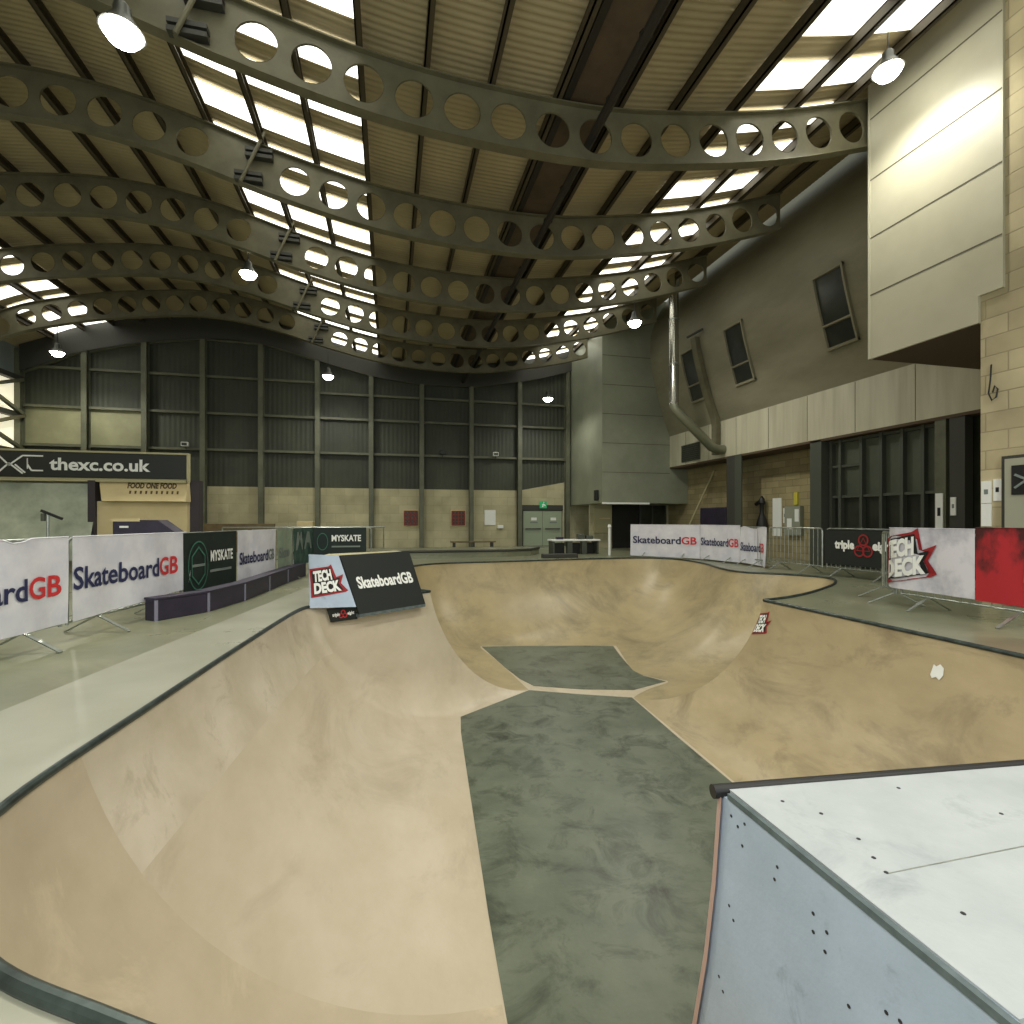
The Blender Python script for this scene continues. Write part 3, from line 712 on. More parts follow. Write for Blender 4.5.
# triangulate ring: bridge via tessellate with hole
lc = [loop_c[0]]
for p in loop_c[1:]:
    if hypot(p[0]-lc[-1][0], p[1]-lc[-1][1]) > .02: lc.append(p)
def dense_outer(o, n=12):
    out = []
    for i, p in enumerate(o):
        q = o[(i+1) % len(o)]
        out += [(p[0]+(q[0]-p[0])*k/n, p[1]+(q[1]-p[1])*k/n) for k in range(n)]
    return out
do = dense_outer(outer)
area = sum(a[0]*b[1]-b[0]*a[1] for a, b in zip(lc, lc[1:]+lc[:1]))
hole = lc if area < 0 else lc[::-1]
tri = tessellate_polygon([[Vector((a, b, 0)) for a, b in do], [Vector((a, b, 0)) for a, b in hole]])
allp = do+hole
struct(MB().add([(a, b, 0) for a, b in allp], [tuple(t) for t in tri]), 'floor', 'deck', fix=True)
# raised far platform behind the bowl
t = thing('raised_platform', (2.5, 19, 0), 'low raised skate platform behind the far end of the bowl', 'platform')
m = MB().prism([(-3.5, 18.0), (-1.5, 17.7), (1.5, 17.5), (4.0, 17.6), (5.0, 18.0), (5.6, 19.0), (5.6, 20.2), (-3.5, 20.2)], lambda a, b: (a, b, 0), lambda a, b: (a, b, .22))
m.build('platform_body', 'deck', t)
MB().tube([(-3.5, 18.0, .23), (-1.5, 17.7, .23), (1.5, 17.5, .23), (4.0, 17.6, .23), (5.0, 18.0, .23), (5.6, 19.0, .23)], .045, 8).build('platform_coping', 'steel_dark', t)
t = thing('grind_block', (6.2, 17.1, 0), 'low dark grind block beside the far edge of the bowl', 'skate block')
MB().bevbox(5.05, 16.6, 0, 6.3, 16.9, .14, .02).build('block_body', 'steel_dark', t)
t = thing('low_bench', (3.2, 22.6, 0), 'low dark bench in front of the end wall below the red windows', 'bench')
MB().bevbox(2.6, 22.4, .3, 4.6, 22.8, .36, .01).build('seat', 'wood', t)
for x in (2.75, 3.6, 4.45): MB().box(x-.05, 22.45, 0, x+.05, 22.75, .3).build('leg', 'steel_dark', t)

# ------------------------------------------------------------------ near white quarter pipe box
t = thing('white_ramp', (1.6, .9, 0), 'white painted wooden ramp block with black coping, right foreground', 'ramp')
ZT = .46; XA = 1.01
arc = []
FY = 2.9
for k in range(15):
    ph = radians(82)*(1-k/14); s = sin(ph)/sin(radians(82)); h = (1-cos(ph))/(1-cos(radians(82)))
    arc.append((FY+(1.405-FY)*s, -H+.01+(ZT-.02+H-.01)*h))
# side panel outline (Y,Z)
out = [(.64, ZT-.004)] + [(a, b) for a, b in arc] + [(2.6, -H+.01), (.84, -.02), (.64, .0)]
X1 = 4.2
# top slopes slightly away: far edge runs (1.01,1.40)->(2.11,1.30)
YE = lambda x: 1.405-.091*(x-XA)
MB().add([(XA+.02, .64, ZT), (X1, .64, ZT), (X1, YE(X1), ZT), (XA+.02, YE(XA), ZT), (XA+.02, .64, ZT-.018), (X1, .64, ZT-.018), (X1, YE(X1), ZT-.018), (XA+.02, YE(XA), ZT-.018)],
         [(0,1,2,3),(7,6,5,4),(0,4,5,1),(1,5,6,2),(2,6,7,3),(3,7,4,0)]).build('deck_board', 'ramp_top', t)
m = MB().prism(out, lambda a, b: (XA, a, b), lambda a, b: (XA+.02, a, b)); m.build('side_panel', 'ramp_side', t)
m = MB().prism(out, lambda a, b: (X1-.02, a+YE(X1)-YE(XA) if a > 1 else a, b), lambda a, b: (X1, a+YE(X1)-YE(XA) if a > 1 else a, b)); m.build('side_panel', 'ramp_side', t)
MB().box(XA-.003, .625, ZT-.016, XA+.012, 1.375, ZT+.001).build('edge_trim', 'ramp_edge', t)
MB().box(XA+.14, .975, ZT, X1, .978, ZT+.0008).build('board_seam', 'galv', t)
m = MB()
na = len(arc)
m.add([(XA-.012, a+.005, b) for a, b in arc]+[(X1, a+.005+YE(X1)-YE(XA), b) for a, b in arc], [(i, i+1, i+1+na, i+na) for i in range(na-1)])
m.add([(XA-.012, a-.014, b) for a, b in arc]+[(XA-.012, a+.005, b) for a, b in arc], [(i, i+1, i+1+na, i+na) for i in range(na-1)])
m.build('riding_surface', 'pink_edge', t, fix=False)
MB().box(XA+.03, .64, 0, X1, .66, ZT-.02).build('back_panel', 'ramp_side', t)
MB().tube([(XA-.025, YE(XA)+.012, ZT-.012), (X1, YE(X1)+.012, ZT-.012)], .021, 16).build('coping_pipe', 'black', t)
random.seed(3)
sc = [(1.36, .40), (1.30, .41), (1.33, .385), (1.31, .34), (1.17, .37), (1.18, .33), (1.05, .335), (1.01, .32), (1.05, .29), (1.015, .27), (1.37, .12), (1.35, .09), (1.42, -.14), (1.4, -.17), (.86, .27), (.95, .2), (.865, .19), (.83, .28),
      (1.2, .22), (1.0, .12), (.92, .1), (.72, .22), (1.15, .1), (1.25, .0)]
for (y, z) in sc[:18]:
    MB().add([(XA-.0015, y+.0045*cos(i*pi/4), z+.0045*sin(i*pi/4)) for i in range(8)]+[(XA, y+.0045*cos(i*pi/4), z+.0045*sin(i*pi/4)) for i in range(8)], [tuple(range(8))]+[(i, (i+1) % 8, (i+1) % 8+8, i+8) for i in range(8)]).build('screw', 'screw', t)
for (x, y) in ((1.14, 1.3), (1.2, 1.22), (1.2, 1.1), (1.17, 1.03), (1.15, .98), (1.19, .84), (1.22, .68), (1.55, 1.28), (1.7, 1.1)):
    MB().lathe((x, y, ZT), [(.0055, .0), (.005, .0012), (0, .0012)], 8).build('screw', 'screw', t)

# ------------------------------------------------------------------ extension block with sponsor boards on the left hip
t = thing('sponsor_ramp_extension', (-.6, 8.6, 0), 'raised ramp extension with black and white printed boards on the left hip of the bowl', 'ramp extension')
bl, br, tl, tr = Vector((-.46, 8.32, -.17)), Vector((.60, 9.03, -.16)), Vector((-.77, 8.52, .74)), Vector((.33, 9.27, .75))
D3 = (br-bl).normalized(); nrm = D3.cross((tl-bl).normalized()).normalized()
if nrm.y > 0: nrm = -nrm
def lean(s, q, off=0):
    p = bl.lerp(br, s).lerp(tl.lerp(tr, s), q); return p + nrm*off
vs = [bl, br, tr, tl]; back = [v - nrm*.04 for v in vs]
MB().add(vs+back, [(0,1,2,3),(7,6,5,4),(0,4,5,1),(1,5,6,2),(2,6,7,3),(3,7,4,0)]).build('black_board', 'fabric_black', t)
bb = [c for c in t.children if c.name.startswith('black_board')][0]; bb['label'] = 'black printed board facing the bowl'
# letterings on leaning board
put_text('SkateboardGB', lambda a, b, o: lean(a, b, o), .10, .42, w=.82, h=.27, bold=.035, material='ink_white', parent=bb, off=.004)
hb = Vector((-nrm.x, -nrm.y, 0)).normalized()
dn = Vector((0, 0, -.05))
m = MB().add([bl, br, br+dn, bl+dn, bl+hb*.2, br+hb*.2, br+dn+hb*.2, bl+dn+hb*.2], [(0,1,2,3),(7,6,5,4),(0,4,5,1),(1,5,6,2),(2,6,7,3),(3,7,4,0)]); m.build('lip_plate', 'ramp_edge', t)
w0, w1, w2, w3 = Vector((-1.15, 8.03, .0)), Vector((-.51, 8.3, -.05)), Vector((-.79, 8.50, .74)), Vector((-1.17, 8.1, .79))
wn = (w1-w0).cross(w3-w0).normalized()
if wn.y > 0: wn = -wn
def fw(s_, u, off=0): return w0.lerp(w1, s_).lerp(w3.lerp(w2, s_), u) + wn*off
q = [w0, w1, w2, w3]
MB().grid(8, 8, lambda a_, b_: fw(a_, b_)).grid(8, 8, lambda a_, b_: fw(a_, b_, -.03)).build('white_board', 'ramp_side', t, fix=False)
wb = [c for c in t.children if c.name.startswith('white_board')][0]; wb['label'] = 'white printed board on the left'
tech_deck(fw, .05, .22, .84, .52, wb, rot=.10, off=.004)
base = [Vector((-1.13, 8.17, 0)), Vector((-.84, 8.56, 0)), Vector((.26, 9.31, 0)), Vector((.1, 9.7, 0)), Vector((-1.0, 9.0, 0))]
topv = [v+Vector((0, 0, .735)) for v in base]
MB().add(base+topv, [(0,4,3,2,1),(5,6,7,8,9),(0,1,6,5),(1,2,7,6),(2,3,8,7),(3,4,9,8),(4,0,5,9)]).build('block_body', 'kiosk', t)

# sticker style boards on the bowl
def on_run(R, i, u, q, off):      # i: index in dense run (float), q: 0 flat..1 coping
    i0 = int(i); fr = i-i0
    p = [R[i0][k]*(1-fr)+R[min(i0+1, len(R)-1)][k]*fr for k in range(4)]
    ph = PHI*q; s = sin(ph)/sin(PHI); h = (1-cos(ph))/(1-cos(PHI))
    return Vector((p[2]+(p[0]-p[2])*s, p[3]+(p[1]-p[3])*s, -H+H*h))
def surf_on_run(R, i0, di, q0, dq):
    def f(s, t_, off=0):
        P = on_run(R, i0+di*s, 0, q0+dq*t_, 0)
        Pa = on_run(R, i0+di*s+.05, 0, q0+dq*t_, 0); Pb = on_run(R, i0+di*s, 0, q0+dq*t_+.01, 0)
        n = (Pa-P).cross(Pb-P).normalized()
        cen = Vector((3, 7, 1)) - P
        if n.dot(cen) < 0: n = -n
        return P + n*(off+.004)
    return f

st = thing('sponsor_board', (-.8, 8.35, -.2), 'small black board with a red emblem hanging over the coping below the white board', 'sign')
fp, _ = plane_fn((-.90, 8.2), (-.50, 8.42), -.26)
m = MB(); q = [fp(.03, 0), fp(.46, 0), fp(.41, .21), fp(-.03, .21)]; nn = fp(0, 0, 1)-fp(0, 0, 0)
m.add([p-nn*.0 for p in q]+[p-nn*.02 for p in q], [(0,1,2,3),(7,6,5,4),(0,4,5,1),(1,5,6,2),(2,6,7,3),(3,7,4,0)]); m.build('board', 'fabric_black', st)
for cx_, cy_ in ((.22, .135), (.19, .085), (.25, .085)): put_ring(cx_, cy_, .038, .014, fp, 'ink_red', st, 'emblem', .004, n=12)
put_text('triple', fp, .05, .085, w=.12, h=.07, bold=.04, material='ink_white', parent=st, off=.004)
put_text('eight', fp, .29, .09, w=.11, h=.07, bold=.04, material='ink_white', parent=st, off=.004)

# sticker on right hip
fs_ = surf_on_run(r3, 1.3, 1/.14*.14, .86, 1)
sk = thing('sponsor_sticker', (5.7, 6.8, -.3), 'red, white and black printed sticker on the right hip of the bowl', 'sticker')
R3F = r3
def hipf(s, t_, off=0):     # s in 0..1 along the run towards the viewer, t 0..1 up the wall
    P = on_run(R3F, .3+3.2*s, 0, .83+.125*t_+.02*s, 0)
    Pa = on_run(R3F, .3+3.2*s+.05, 0, .83+.125*t_+.02*s, 0); Pb = on_run(R3F, .3+3.2*s, 0, .84+.125*t_+.02*s, 0)
    n = (Pa-P).cross(Pb-P).normalized()
    if n.x > 0: n = -n
    return P+n*(off+.004)
tech_deck(hipf, .02, .05, .9, .85, sk, rot=.0, off=.004)
sk2 = thing('white_sticker', (5.7, 4.4, -.3), 'small torn white sticker on the right bowl wall', 'sticker')
def hipg(s, t_, off=0):
    P = on_run(R3F, 19.7+.7*s, 0, .875+.05*t_, 0); return P+Vector((-.01-off, 0, 0))
put_poly([(.0, .2), (.2, 0), (.5, .15), (.8, .0), (1, .35), (.9, .8), (.55, 1), (.3, .8), (.05, .9)], hipg, 'paper', sk2, 'torn_paper', .004, 3)

# ------------------------------------------------------------------ crowd barriers and banners
def barrier(p0, p1, lab, group, feet=(.22, .78), bars=True, h=1.1, mesh_m='galv'):
    a = Vector((p0[0], p0[1], 0)); b = Vector((p1[0], p1[1], 0)); L = (b-a).length; d = (b-a)/L; n = Vector((d.y, -d.x, 0))
    t = thing('crowd_barrier', (a+b)/2, lab, 'barrier', group)
    P = lambda s, z, o=0: a+d*s+n*o+Vector((0, 0, z))
    r = .06
    MB().tube([P(.03, .17), P(.03, h-r), P(.03+r*.3, h-r*.3), P(.03+r, h), P(L-.03-r, h), P(L-.03-r*.3, h-r*.3), P(L-.03, h-r), P(L-.03, .17)], .019, 8).build('frame', mesh_m, t)
    MB().tube([P(.03, .2), P(L-.03, .2)], .016, 8).build('lower_rail', mesh_m, t)
    if bars:
        k = int(L/.125)
        for i in range(1, k):
            s = .03+(L-.06)*i/k
            MB().tube([P(s, .2), P(s, h)], .0075, 6, cap=False).build('bar', mesh_m, t)
    for s in feet:
        s *= L
        MB().bar(P(s, .2, 0), P(s, .01, .36), .045, .012).bar(P(s, .2, 0), P(s, .01, -.36), .045, .012).build('foot', mesh_m, t)
    return t
def banner_fn(path, z0, amp=.02, ph=0, skew=0):
    pts = [Vector((p[0], p[1], 0)) for p in path]
    segs = []; tot = 0
    for a, b in zip(pts, pts[1:]):
        L = (b-a).length; segs.append((tot, L, a, (b-a)/L)); tot += L
    def f(s, t, off=0):
        for (s0, L, a, d) in segs:
            if s <= s0+L or (s0, L, a, d) == segs[-1]: break
        n = Vector((d.y, -d.x, 0))
        w = amp*(sin(s*5.3+ph)+.5*sin(s*11+t*2.5+ph*2))*(.4+.6*(1-min(max(t, 0), 1)))
        return a+d*(s-s0)+n*(.045+w+off)+Vector((0, 0, z0+t))
    return f, tot
def banner(path, z0, z1, m, lab, group=None, amp=.02, ph=0, bottom=None, topf=None, ends=(0, 0)):
    f, L = banner_fn(path, 0, amp, ph)
    t = thing('printed_banner', (path[0][0], path[0][1], 0), lab, 'banner', group)
    bf = bottom or (lambda s: 0); tf = topf or (lambda s: 0)
    def g(a, b):
        s = a*L + (ends[0]*(b*(1-b))*4 if a < .01 else 0) + (ends[1]*(b*(1-b))*4*a if a > .8 else 0)
        lo = z0+bf(a); hi = z1+tf(a)
        return f(s, lo+(hi-lo)*b)
    mb = MB().grid(max(8, int(L/.06)), 10, g)
    # thin hem so that the cloth has two faces
    cl = mb.build('cloth', m, t, smooth=True, fix=False)
    MB().tube([g(i/20, 1) for i in range(21)], .008, 6).build('hem', m, cl)
    return cl, f, L
GL = 'barriers along the left side'
LX = lambda y: -3.47+.197*(y-6)
ys = [4.35, 6.42, 8.48, 10.55, 12.6]
labs = ['galvanised crowd barrier under the cut-off white banner, far left', 'galvanised crowd barrier under the large white banner on the left',
        'galvanised crowd barrier behind the purple ledge under the dark green banner', 'galvanised crowd barrier behind the purple ledge under the greyish banners']
for i in range(4):
    barrier((LX(ys[i])+.0, ys[i]+.02), (LX(ys[i+1]), ys[i+1]-.02), labs[i], GL)
# path order: right side of travel must face the bowl: travel from near to far => right is +x
def ly(a, b): return [(LX(a), a), (LX(b), b)]
def split_text(f, x, y, w, h, parent, c1='ink_navy', c2='ink_red', off=.014, ratio=.80, bold=.02, which=(1, 1)):
    vs, fs, tw = text2d('SkateboardGB', bold)
    v1, f1, tw1 = text2d('Skateboard', bold)
    w1 = w*tw1/tw
    if which[0]: put_text('Skateboard', f, x, y, w=w1, h=h, bold=bold, material=c1, parent=parent, off=off)
    if which[1]: put_text('GB', f, x+w1+w*.01, y, w=w-w1, h=h, bold=bold, material=c2, parent=parent, off=off)
t, f, L = banner(ly(4.3, 6.43), .2, 1.12, 'fabric_white', 'white printed banner cut off by the left edge of the photo', 'banners on the left barriers', .018, .4, topf=lambda a: -.05*math.exp(-((a-.72)/.05)**2))
split_text(f, .34, .52, 1.72, .30, t)
t, f, L = banner(ly(6.47, 8.5), .2, 1.12, 'fabric_white', 'large white printed banner between the cut-off banner and the dark green one', 'banners on the left barriers', .018, 1.7, bottom=lambda a: .08*a, ends=(0, .12))
split_text(f, .0, .55, 1.84, .34, t)
def myskate(f, x, w, t, big=1.0):
    r = .40*w
    put_ring(x+.22*w, .60, .38, .022, f, 'ink_teal', t, 'emblem', .022, sx=.72)
    put_ring(x+.22*w, .60, .30, .03, f, 'ink_teal', t, 'emblem', .022, sx=.70, poly=6, a0=pi/6)
    put_poly([(x+.10*w, .585), (x+.34*w, .585), (x+.34*w, .625), (x+.10*w, .625)], f, 'ink_grey', t, 'emblem', .022)
    put_text('MYSKATE', f, x+.46*w, .64, w=.46*w, h=.24*big, bold=.03, material='ink_white', parent=t, off=.022)
    put_poly([(x+.46*w, .46), (x+.9*w, .46), (x+.9*w, .5), (x+.46*w, .5)], f, 'ink_grey', t, 'small_print', .012)
t, f, L = banner(ly(8.42, 9.94), .1, 1.1, 'fabric_green', 'dark green banner with a ring emblem on the left barriers', 'banners on the left barriers', .012, .2)
myskate(f, .03, 1.48, t)
t, f, L = banner(ly(9.98, 11.6), .2, 1.1, 'fabric_white', 'greyish white printed banner right of the dark green banner', 'banners on the left barriers', .02, 2.2)
split_text(f, .05, .50, 1.5, .30, t, c2='ink_grey')
t, f, L = banner(ly(11.65, 12.45), .25, 1.1, 'fabric_clear', 'short faded pale green banner on the left barriers behind the ledge', 'banners on the left barriers', .03, 1.2)
put_text('Skate', f, .05, .5, w=.65, h=.3, material='ink_grey', parent=t, off=.014)
t, f, L = banner(ly(12.5, 13.75), .25, 1.1, 'fabric_teal', 'teal and white banner at the corner of the left barriers', 'banners on the left barriers', .02, .7)
put_poly([(.1, .6), (.2, .6), (.35, .85), (.5, .6), (.6, .6), (.5, 1.02), (.42, 1.02), (.35, .9), (.28, 1.02), (.2, 1.02)], f, 'ink_grey', t, 'emblem', .012)
put_poly([(.7, .6), (.8, .6), (.85, .75), (1.0, .75), (1.05, .6), (1.15, .6), (1.0, 1.02), (.85, 1.02)], f, 'ink_grey', t, 'emblem', .012)
# turned section
barrier((-1.98, 13.85), (-.45, 13.85), 'crowd barrier turned across, behind the printed ramp extension', GL)
t, f, L = banner([(-1.95, 13.84), (-.6, 13.84)], .3, 1.1, 'fabric_green', 'small dark banner with white lettering behind the printed ramp extension', 'banners on the left barriers', .008)
put_ring(.28, .75, .22, .02, f, 'ink_teal', t, 'emblem', .012, sx=.6)
put_text('MYSKATE', f, .5, .76, w=.72, h=.22, bold=.03, material='ink_white', parent=t, off=.014)
put_poly([(.5, .6), (1.2, .6), (1.2, .64), (.5, .64)], f, 'ink_grey', t, 'small_print', .012)

# ledge segments
led = [(-2.92, 7.40), (-2.52, 8.5), (-2.28, 9.6), (-2.12, 10.9), (-1.96, 12.3), (-1.75, 13.6)]
led = [(-2.93, 7.42), (-2.50, 8.02), (-2.27, 8.99), (-2.16, 10.2), (-2.06, 11.4), (-1.90, 12.7)]
ll = ['with the sloping near end', 'second from its near end', 'third from its near end', 'fourth from its near end', 'farthest from the camera']
for i, (a, b) in enumerate(zip(led, led[1:])):
    t = thing('grind_ledge', ((a[0]+b[0])/2, (a[1]+b[1])/2, 0), 'dark purple section of the low ledge beside the left barriers, '+ll[i], 'ledge', 'purple ledge sections')
    A_, B_ = Vector((a[0], a[1], 0)), Vector((b[0], b[1], 0)); d_ = (B_-A_).normalized(); n_ = Vector((d_.y, -d_.x, 0)); Ln = (B_-A_).length
    M = Matrix(((d_.x, n_.x, 0, A_.x), (d_.y, n_.y, 0, A_.y), (0, 0, 1, 0), (0, 0, 0, 1)))
    MB().bevbox(.012, -.2, 0, Ln-.012, 0, .27, .008, M).build('body', 'purple', t)
    MB().bevbox(0.005, -.21, .27, Ln-.005, .012, .3, .006, M).build('top_plate', 'purple', t)
    MB().box(.005, -.01, 0, .045, .006, .27, M).build('corner_strip', 'purple_edge', t)

# right rear barriers
GR = 'barriers along the right side'
Q = [(8.15, 16.9), (9.6, 15.45+.15), (10.25, 13.45), (9.95, 12.0), (10.0, 10.0), (10.06, 8.3)]
RB = [((8.3, 16.65), (9.8, 14.75)), ((9.83, 14.7), (10.02, 13.05)), ((10.0, 13.0), (9.85, 11.8)), ((9.87, 11.75), (10.0, 10.1)), ((10.02, 10.05), (10.06, 8.15))]
lb = ['galvanised crowd barrier behind the left half of the long far banner', 'galvanised crowd barrier behind the right half of the long far banner', 'galvanised crowd barrier behind the short creased banner on the right',
      'bare galvanised crowd barrier left of the black banner', 'galvanised crowd barrier carrying the small black banner']
# viewer side must be right of travel: travel from left to right in the photo
for (a, b), l in zip(RB, lb):
    barrier(a, b, l, GR)
t, f, L = banner([(8.3, 16.65), (9.8, 14.75)], .05, 1.14, 'fabric_white', 'long white printed banner on the far barriers right of centre', 'banners on the far right barriers', .015, 1)
split_text(f, .1, .50, 2.2, .34, t)
t, f, L = banner([(9.82, 14.72), (10.02, 13.05)], .05, 1.14, 'fabric_white', 'second white printed banner right of the long far banner', 'banners on the far right barriers', .02, 2.1)
split_text(f, .05, .50, 1.55, .34, t)
t, f, L = banner([(10.02, 13.0), (9.86, 11.75)], .02, 1.08, 'fabric_white', 'short creased white banner at the right end of the far banners', 'banners on the far right barriers', .05, .3, bottom=lambda a: .06*(1-a), topf=lambda a: .03*sin(a*9))
split_text(f, .05, .42, 1.1, .34, t)
t, f, L = banner([(10.04, 10.05), (10.06, 8.2)], .28, 1.08, 'fabric_black', 'black banner with a red ring emblem on the right barriers', None, .008)
for cx_, cy_ in ((1.0, .86), (.9, .62), (1.1, .62)): put_ring(cx_, cy_, .13, .035, f, 'ink_darkred', t, 'emblem', .012, n=16)
put_ring(1.0, .72, .2, .03, f, 'ink_darkred', t, 'emblem', .013, poly=3, a0=pi/2)
put_text('triple', f, .28, .66, w=.50, h=.26, bold=.05, material='ink_white', parent=t, off=.014)
put_text('eight', f, 1.22, .66, w=.50, h=.26, bold=.05, material='ink_white', parent=t, off=.014)

# near right barriers
barrier((8.08, 6.95), (7.50, 6.22), 'short end-on crowd barrier at the left end of the red and white banner', GR, feet=(.08, .92))
barrier((7.48, 6.16), (7.36, 4.12), 'galvanised crowd barrier under the marbled white banner, near right', GR)
barrier((7.36, 4.08), (7.24, 2.04), 'galvanised crowd barrier under the red banner, near right', GR)
t, f, L = banner([(7.62, 6.38), (7.48, 6.2), (7.42, 5.06)], .27, 1.18, 'fabric_marble', 'marbled white banner with a red and black logo, near right', 'banners on the near right barriers', .012, .5)
tech_deck(f, .03, .36, .80, .68, t, rot=.20, off=.016)
t, f, L = banner([(7.42, 5.05), (7.26, 2.1)], .26, 1.2, 'fabric_red', 'red and dark red smeared banner at the right edge of the photo', 'banners on the near right barriers', .015, 1.5)
put_poly([(.52, .55), (.95, .5), (1.4, .6), (1.4, 1.0), (.9, 1.0), (.58, .95)], f, 'ink_red', t, 'emblem', .012)
put_text('TECH', f, .62, .66, w=.9, h=.34, bold=.08, material='ink_black', parent=t, off=.014, rot=.08)
put_text('TECH', f, .63, .67, w=.9, h=.33, bold=.03, material='ink_white', parent=t, off=.018, rot=.08)

# ------------------------------------------------------------------ kiosk on the left
KY = 15.0
t = thing('snack_kiosk', (-7.5, 16, 0), 'cream food kiosk with a black sign board across its top, left background', 'kiosk')
MB().box(-11.5, KY+.3, 0, -5.3, KY+.5, 2.95).build('kiosk_body', 'kiosk', t)
MB().bevbox(-11.6, KY-.02, 2.36, -5.16, KY+.14, 3.0, .015).build('sign_board', 'sign_black', t)
MB().box(-11.6, KY-.05, 2.995, -5.12, KY+.1, 3.04).box(-5.16, KY-.05, 2.3, -5.12, KY+.1, 3.0).build('sign_frame', 'kiosk', t)
fk, _ = plane_fn((-9.25, KY-.022), (-5.16, KY-.022), 2.36)
put_text('thexc.co.uk', fk, 1.05, .19, w=2.2, h=.42, bold=.028, material='ink_white', parent=t, off=.004)
def strokes(pl, w, m, name='emblem'):
    mb = MB()
    for a, b in pl: mb.bar(fk(a[0], a[1], .006), fk(b[0], b[1], .006), .012, w)
    mb.build(name, m, t)
strokes([((.02, .5), (.22, .28)), ((.22, .28), (.5, .52)), ((.0, .1), (.22, .33)), ((.22, .33), (.5, .08)), ((.5, .52), (.92, .52)), ((.6, .46), (.6, .2)), ((.92, .16), (.68, .16)), ((.68, .16), (.6, .3)), ((.34, .3), (.55, .1)), ((-.3, .52), (-.05, .52)), ((-.3, .1), (-.05, .1))], .035, 'ink_white')
MB().box(-11.5, KY+.02, 2.27, -5.2, KY+.3, 2.36).build('trim_board', 'kiosk', t)
# projecting cream board with brown lettering
m = MB().add([(-7.05, KY-.1, 1.78), (-5.17, KY-.1, 1.78), (-5.22, KY+.15, 2.34), (-7.22, KY+.15, 2.34), (-7.05, KY+.28, 1.78), (-5.17, KY+.28, 1.78), (-5.2, KY+.28, 2.34), (-7.2, KY+.28, 2.34)],
             [(0,1,2,3),(0,4,5,1),(0,3,7,4),(1,5,6,2),(3,2,6,7)]); m.build('menu_board', 'cream', t)
def fm(s, u, off=0):
    return Vector((-7.05+s-.05*u, KY-.1+.25*u/.56-off, 1.78+u))
put_text('FOOD ONE FOOD', fm, .52, .34, w=1.12, h=.2, bold=.05, material='ink_brown', parent=t, off=.01)
m = MB()
for i in range(10): m.add([fm(.58+.12*i+a, b, .012) for a, b in ((0, .19), (.04, .19), (.045, .27), (-.005, .27))], [(0, 1, 2, 3)])
m.build('small_print', 'ink_brown', t, fix=False)
MB().box(-7.25, KY+.1, 0, -5.2, KY+.32, 1.78).build('counter_front', 'cream', t)
MB().box(-5.2, KY+.3, 0, -4.98, KY+.6, 2.36).build('corner_post', 'kiosk_dark', t)
# curved steel shutter
m = MB().grid(10, 16, lambda a, b: (-9.4+2.15*a, KY+.05+.35*(1-sqrt(max(0, 1-(b)**2)))+.1, .3+1.92*b)) 
m = MB().grid(6, 20, lambda a, b: (-9.35+2.05*a+.04*b, KY-.28+.40*sin(b*pi/2), .3+1.92*b))
m.build('curved_steel_sheet', 'steel_sheet', t, smooth=True, fix=False)
MB().box(-7.4, KY+.0, 0, -7.24, KY+.3, 2.3).build('side_post', 'kiosk_dark', t)
# gooseneck stand
t = thing('microphone_stand', (-5.9, 9.5, 0), 'thin metal stand with a dark slanted arm behind the white banner', 'stand')
bx, by = -5.99, 10.9
MB().tube([(bx, by, 0), (bx, by, 1.42)], .022, 8).build('pole', 'galv', t)
MB().bar((bx-.1, by, 1.47), (bx+.22, by, 1.32), .045).build('arm', 'black', t)
MB().lathe((bx, by, 0), [(0, .03), (.2, .02), (.2, 0), (0, 0)], 16).build('base', 'black', t)
MB().bevbox(bx-.1, by-.03, 1.28, bx-.04, by+.03, 1.42, .01).build('clamp', 'frame_grey', t)
# purple box beside kiosk
t = thing('purple_ramp_box', (-4.9, 11.6, 0), 'dark purple ramp box with a sloping end behind the large white banner', 'ramp box')
py = 12.0
m = MB().prism([(-5.48, 0), (-4.0, 0), (-4.30, 1.0), (-4.68, 1.3), (-5.48, 1.3)], lambda a, b: (a, py, b), lambda a, b: (a, py+.5, b)); m.build('box_body', 'purple', t)
MB().box(-5.5, py-.02, 1.27, -5.0, py+.3, 1.33).build('top_edge', 'cream', t)
MB().box(-5.36, py-.01, 1.14, -5.2, py, 1.18).build('label_plate', 'paper', t)

# white security light on the kiosk / rail
flood(-8.4, 4.40, 'paper', 'small white fitting above the kiosk sign on the end wall rail')
# pale cabinets along the back left wall
tag(MB().bevbox(-3.85, 23.2, 0, -3.2, 23.8, 1.25, .02).build('pale_box', 'cream'), 'small pale box standing near the end wall behind the small dark banner', 'box')
tag(MB().box(-12, 22.6, 0, -4.6, 22.8, 1.15).build('wooden_hoarding', 'wood'), 'long brown wooden hoarding in front of the end wall behind the left banners', 'hoarding')
t = thing('handrail', (-2, 20.5, 0), 'thin pale handrail in front of the end wall behind the left banners', 'handrail')
MB().tube([(-6.0, 20.8, 1.02), (-.2, 20.8, 1.02)], .03, 8).build('top_rail', 'galv', t)
for x in (-6, -4.1, -2.1, -.25): MB().tube([(x, 20.8, 0), (x, 20.8, 1.02)], .025, 8).build('rail_post', 'galv', t)

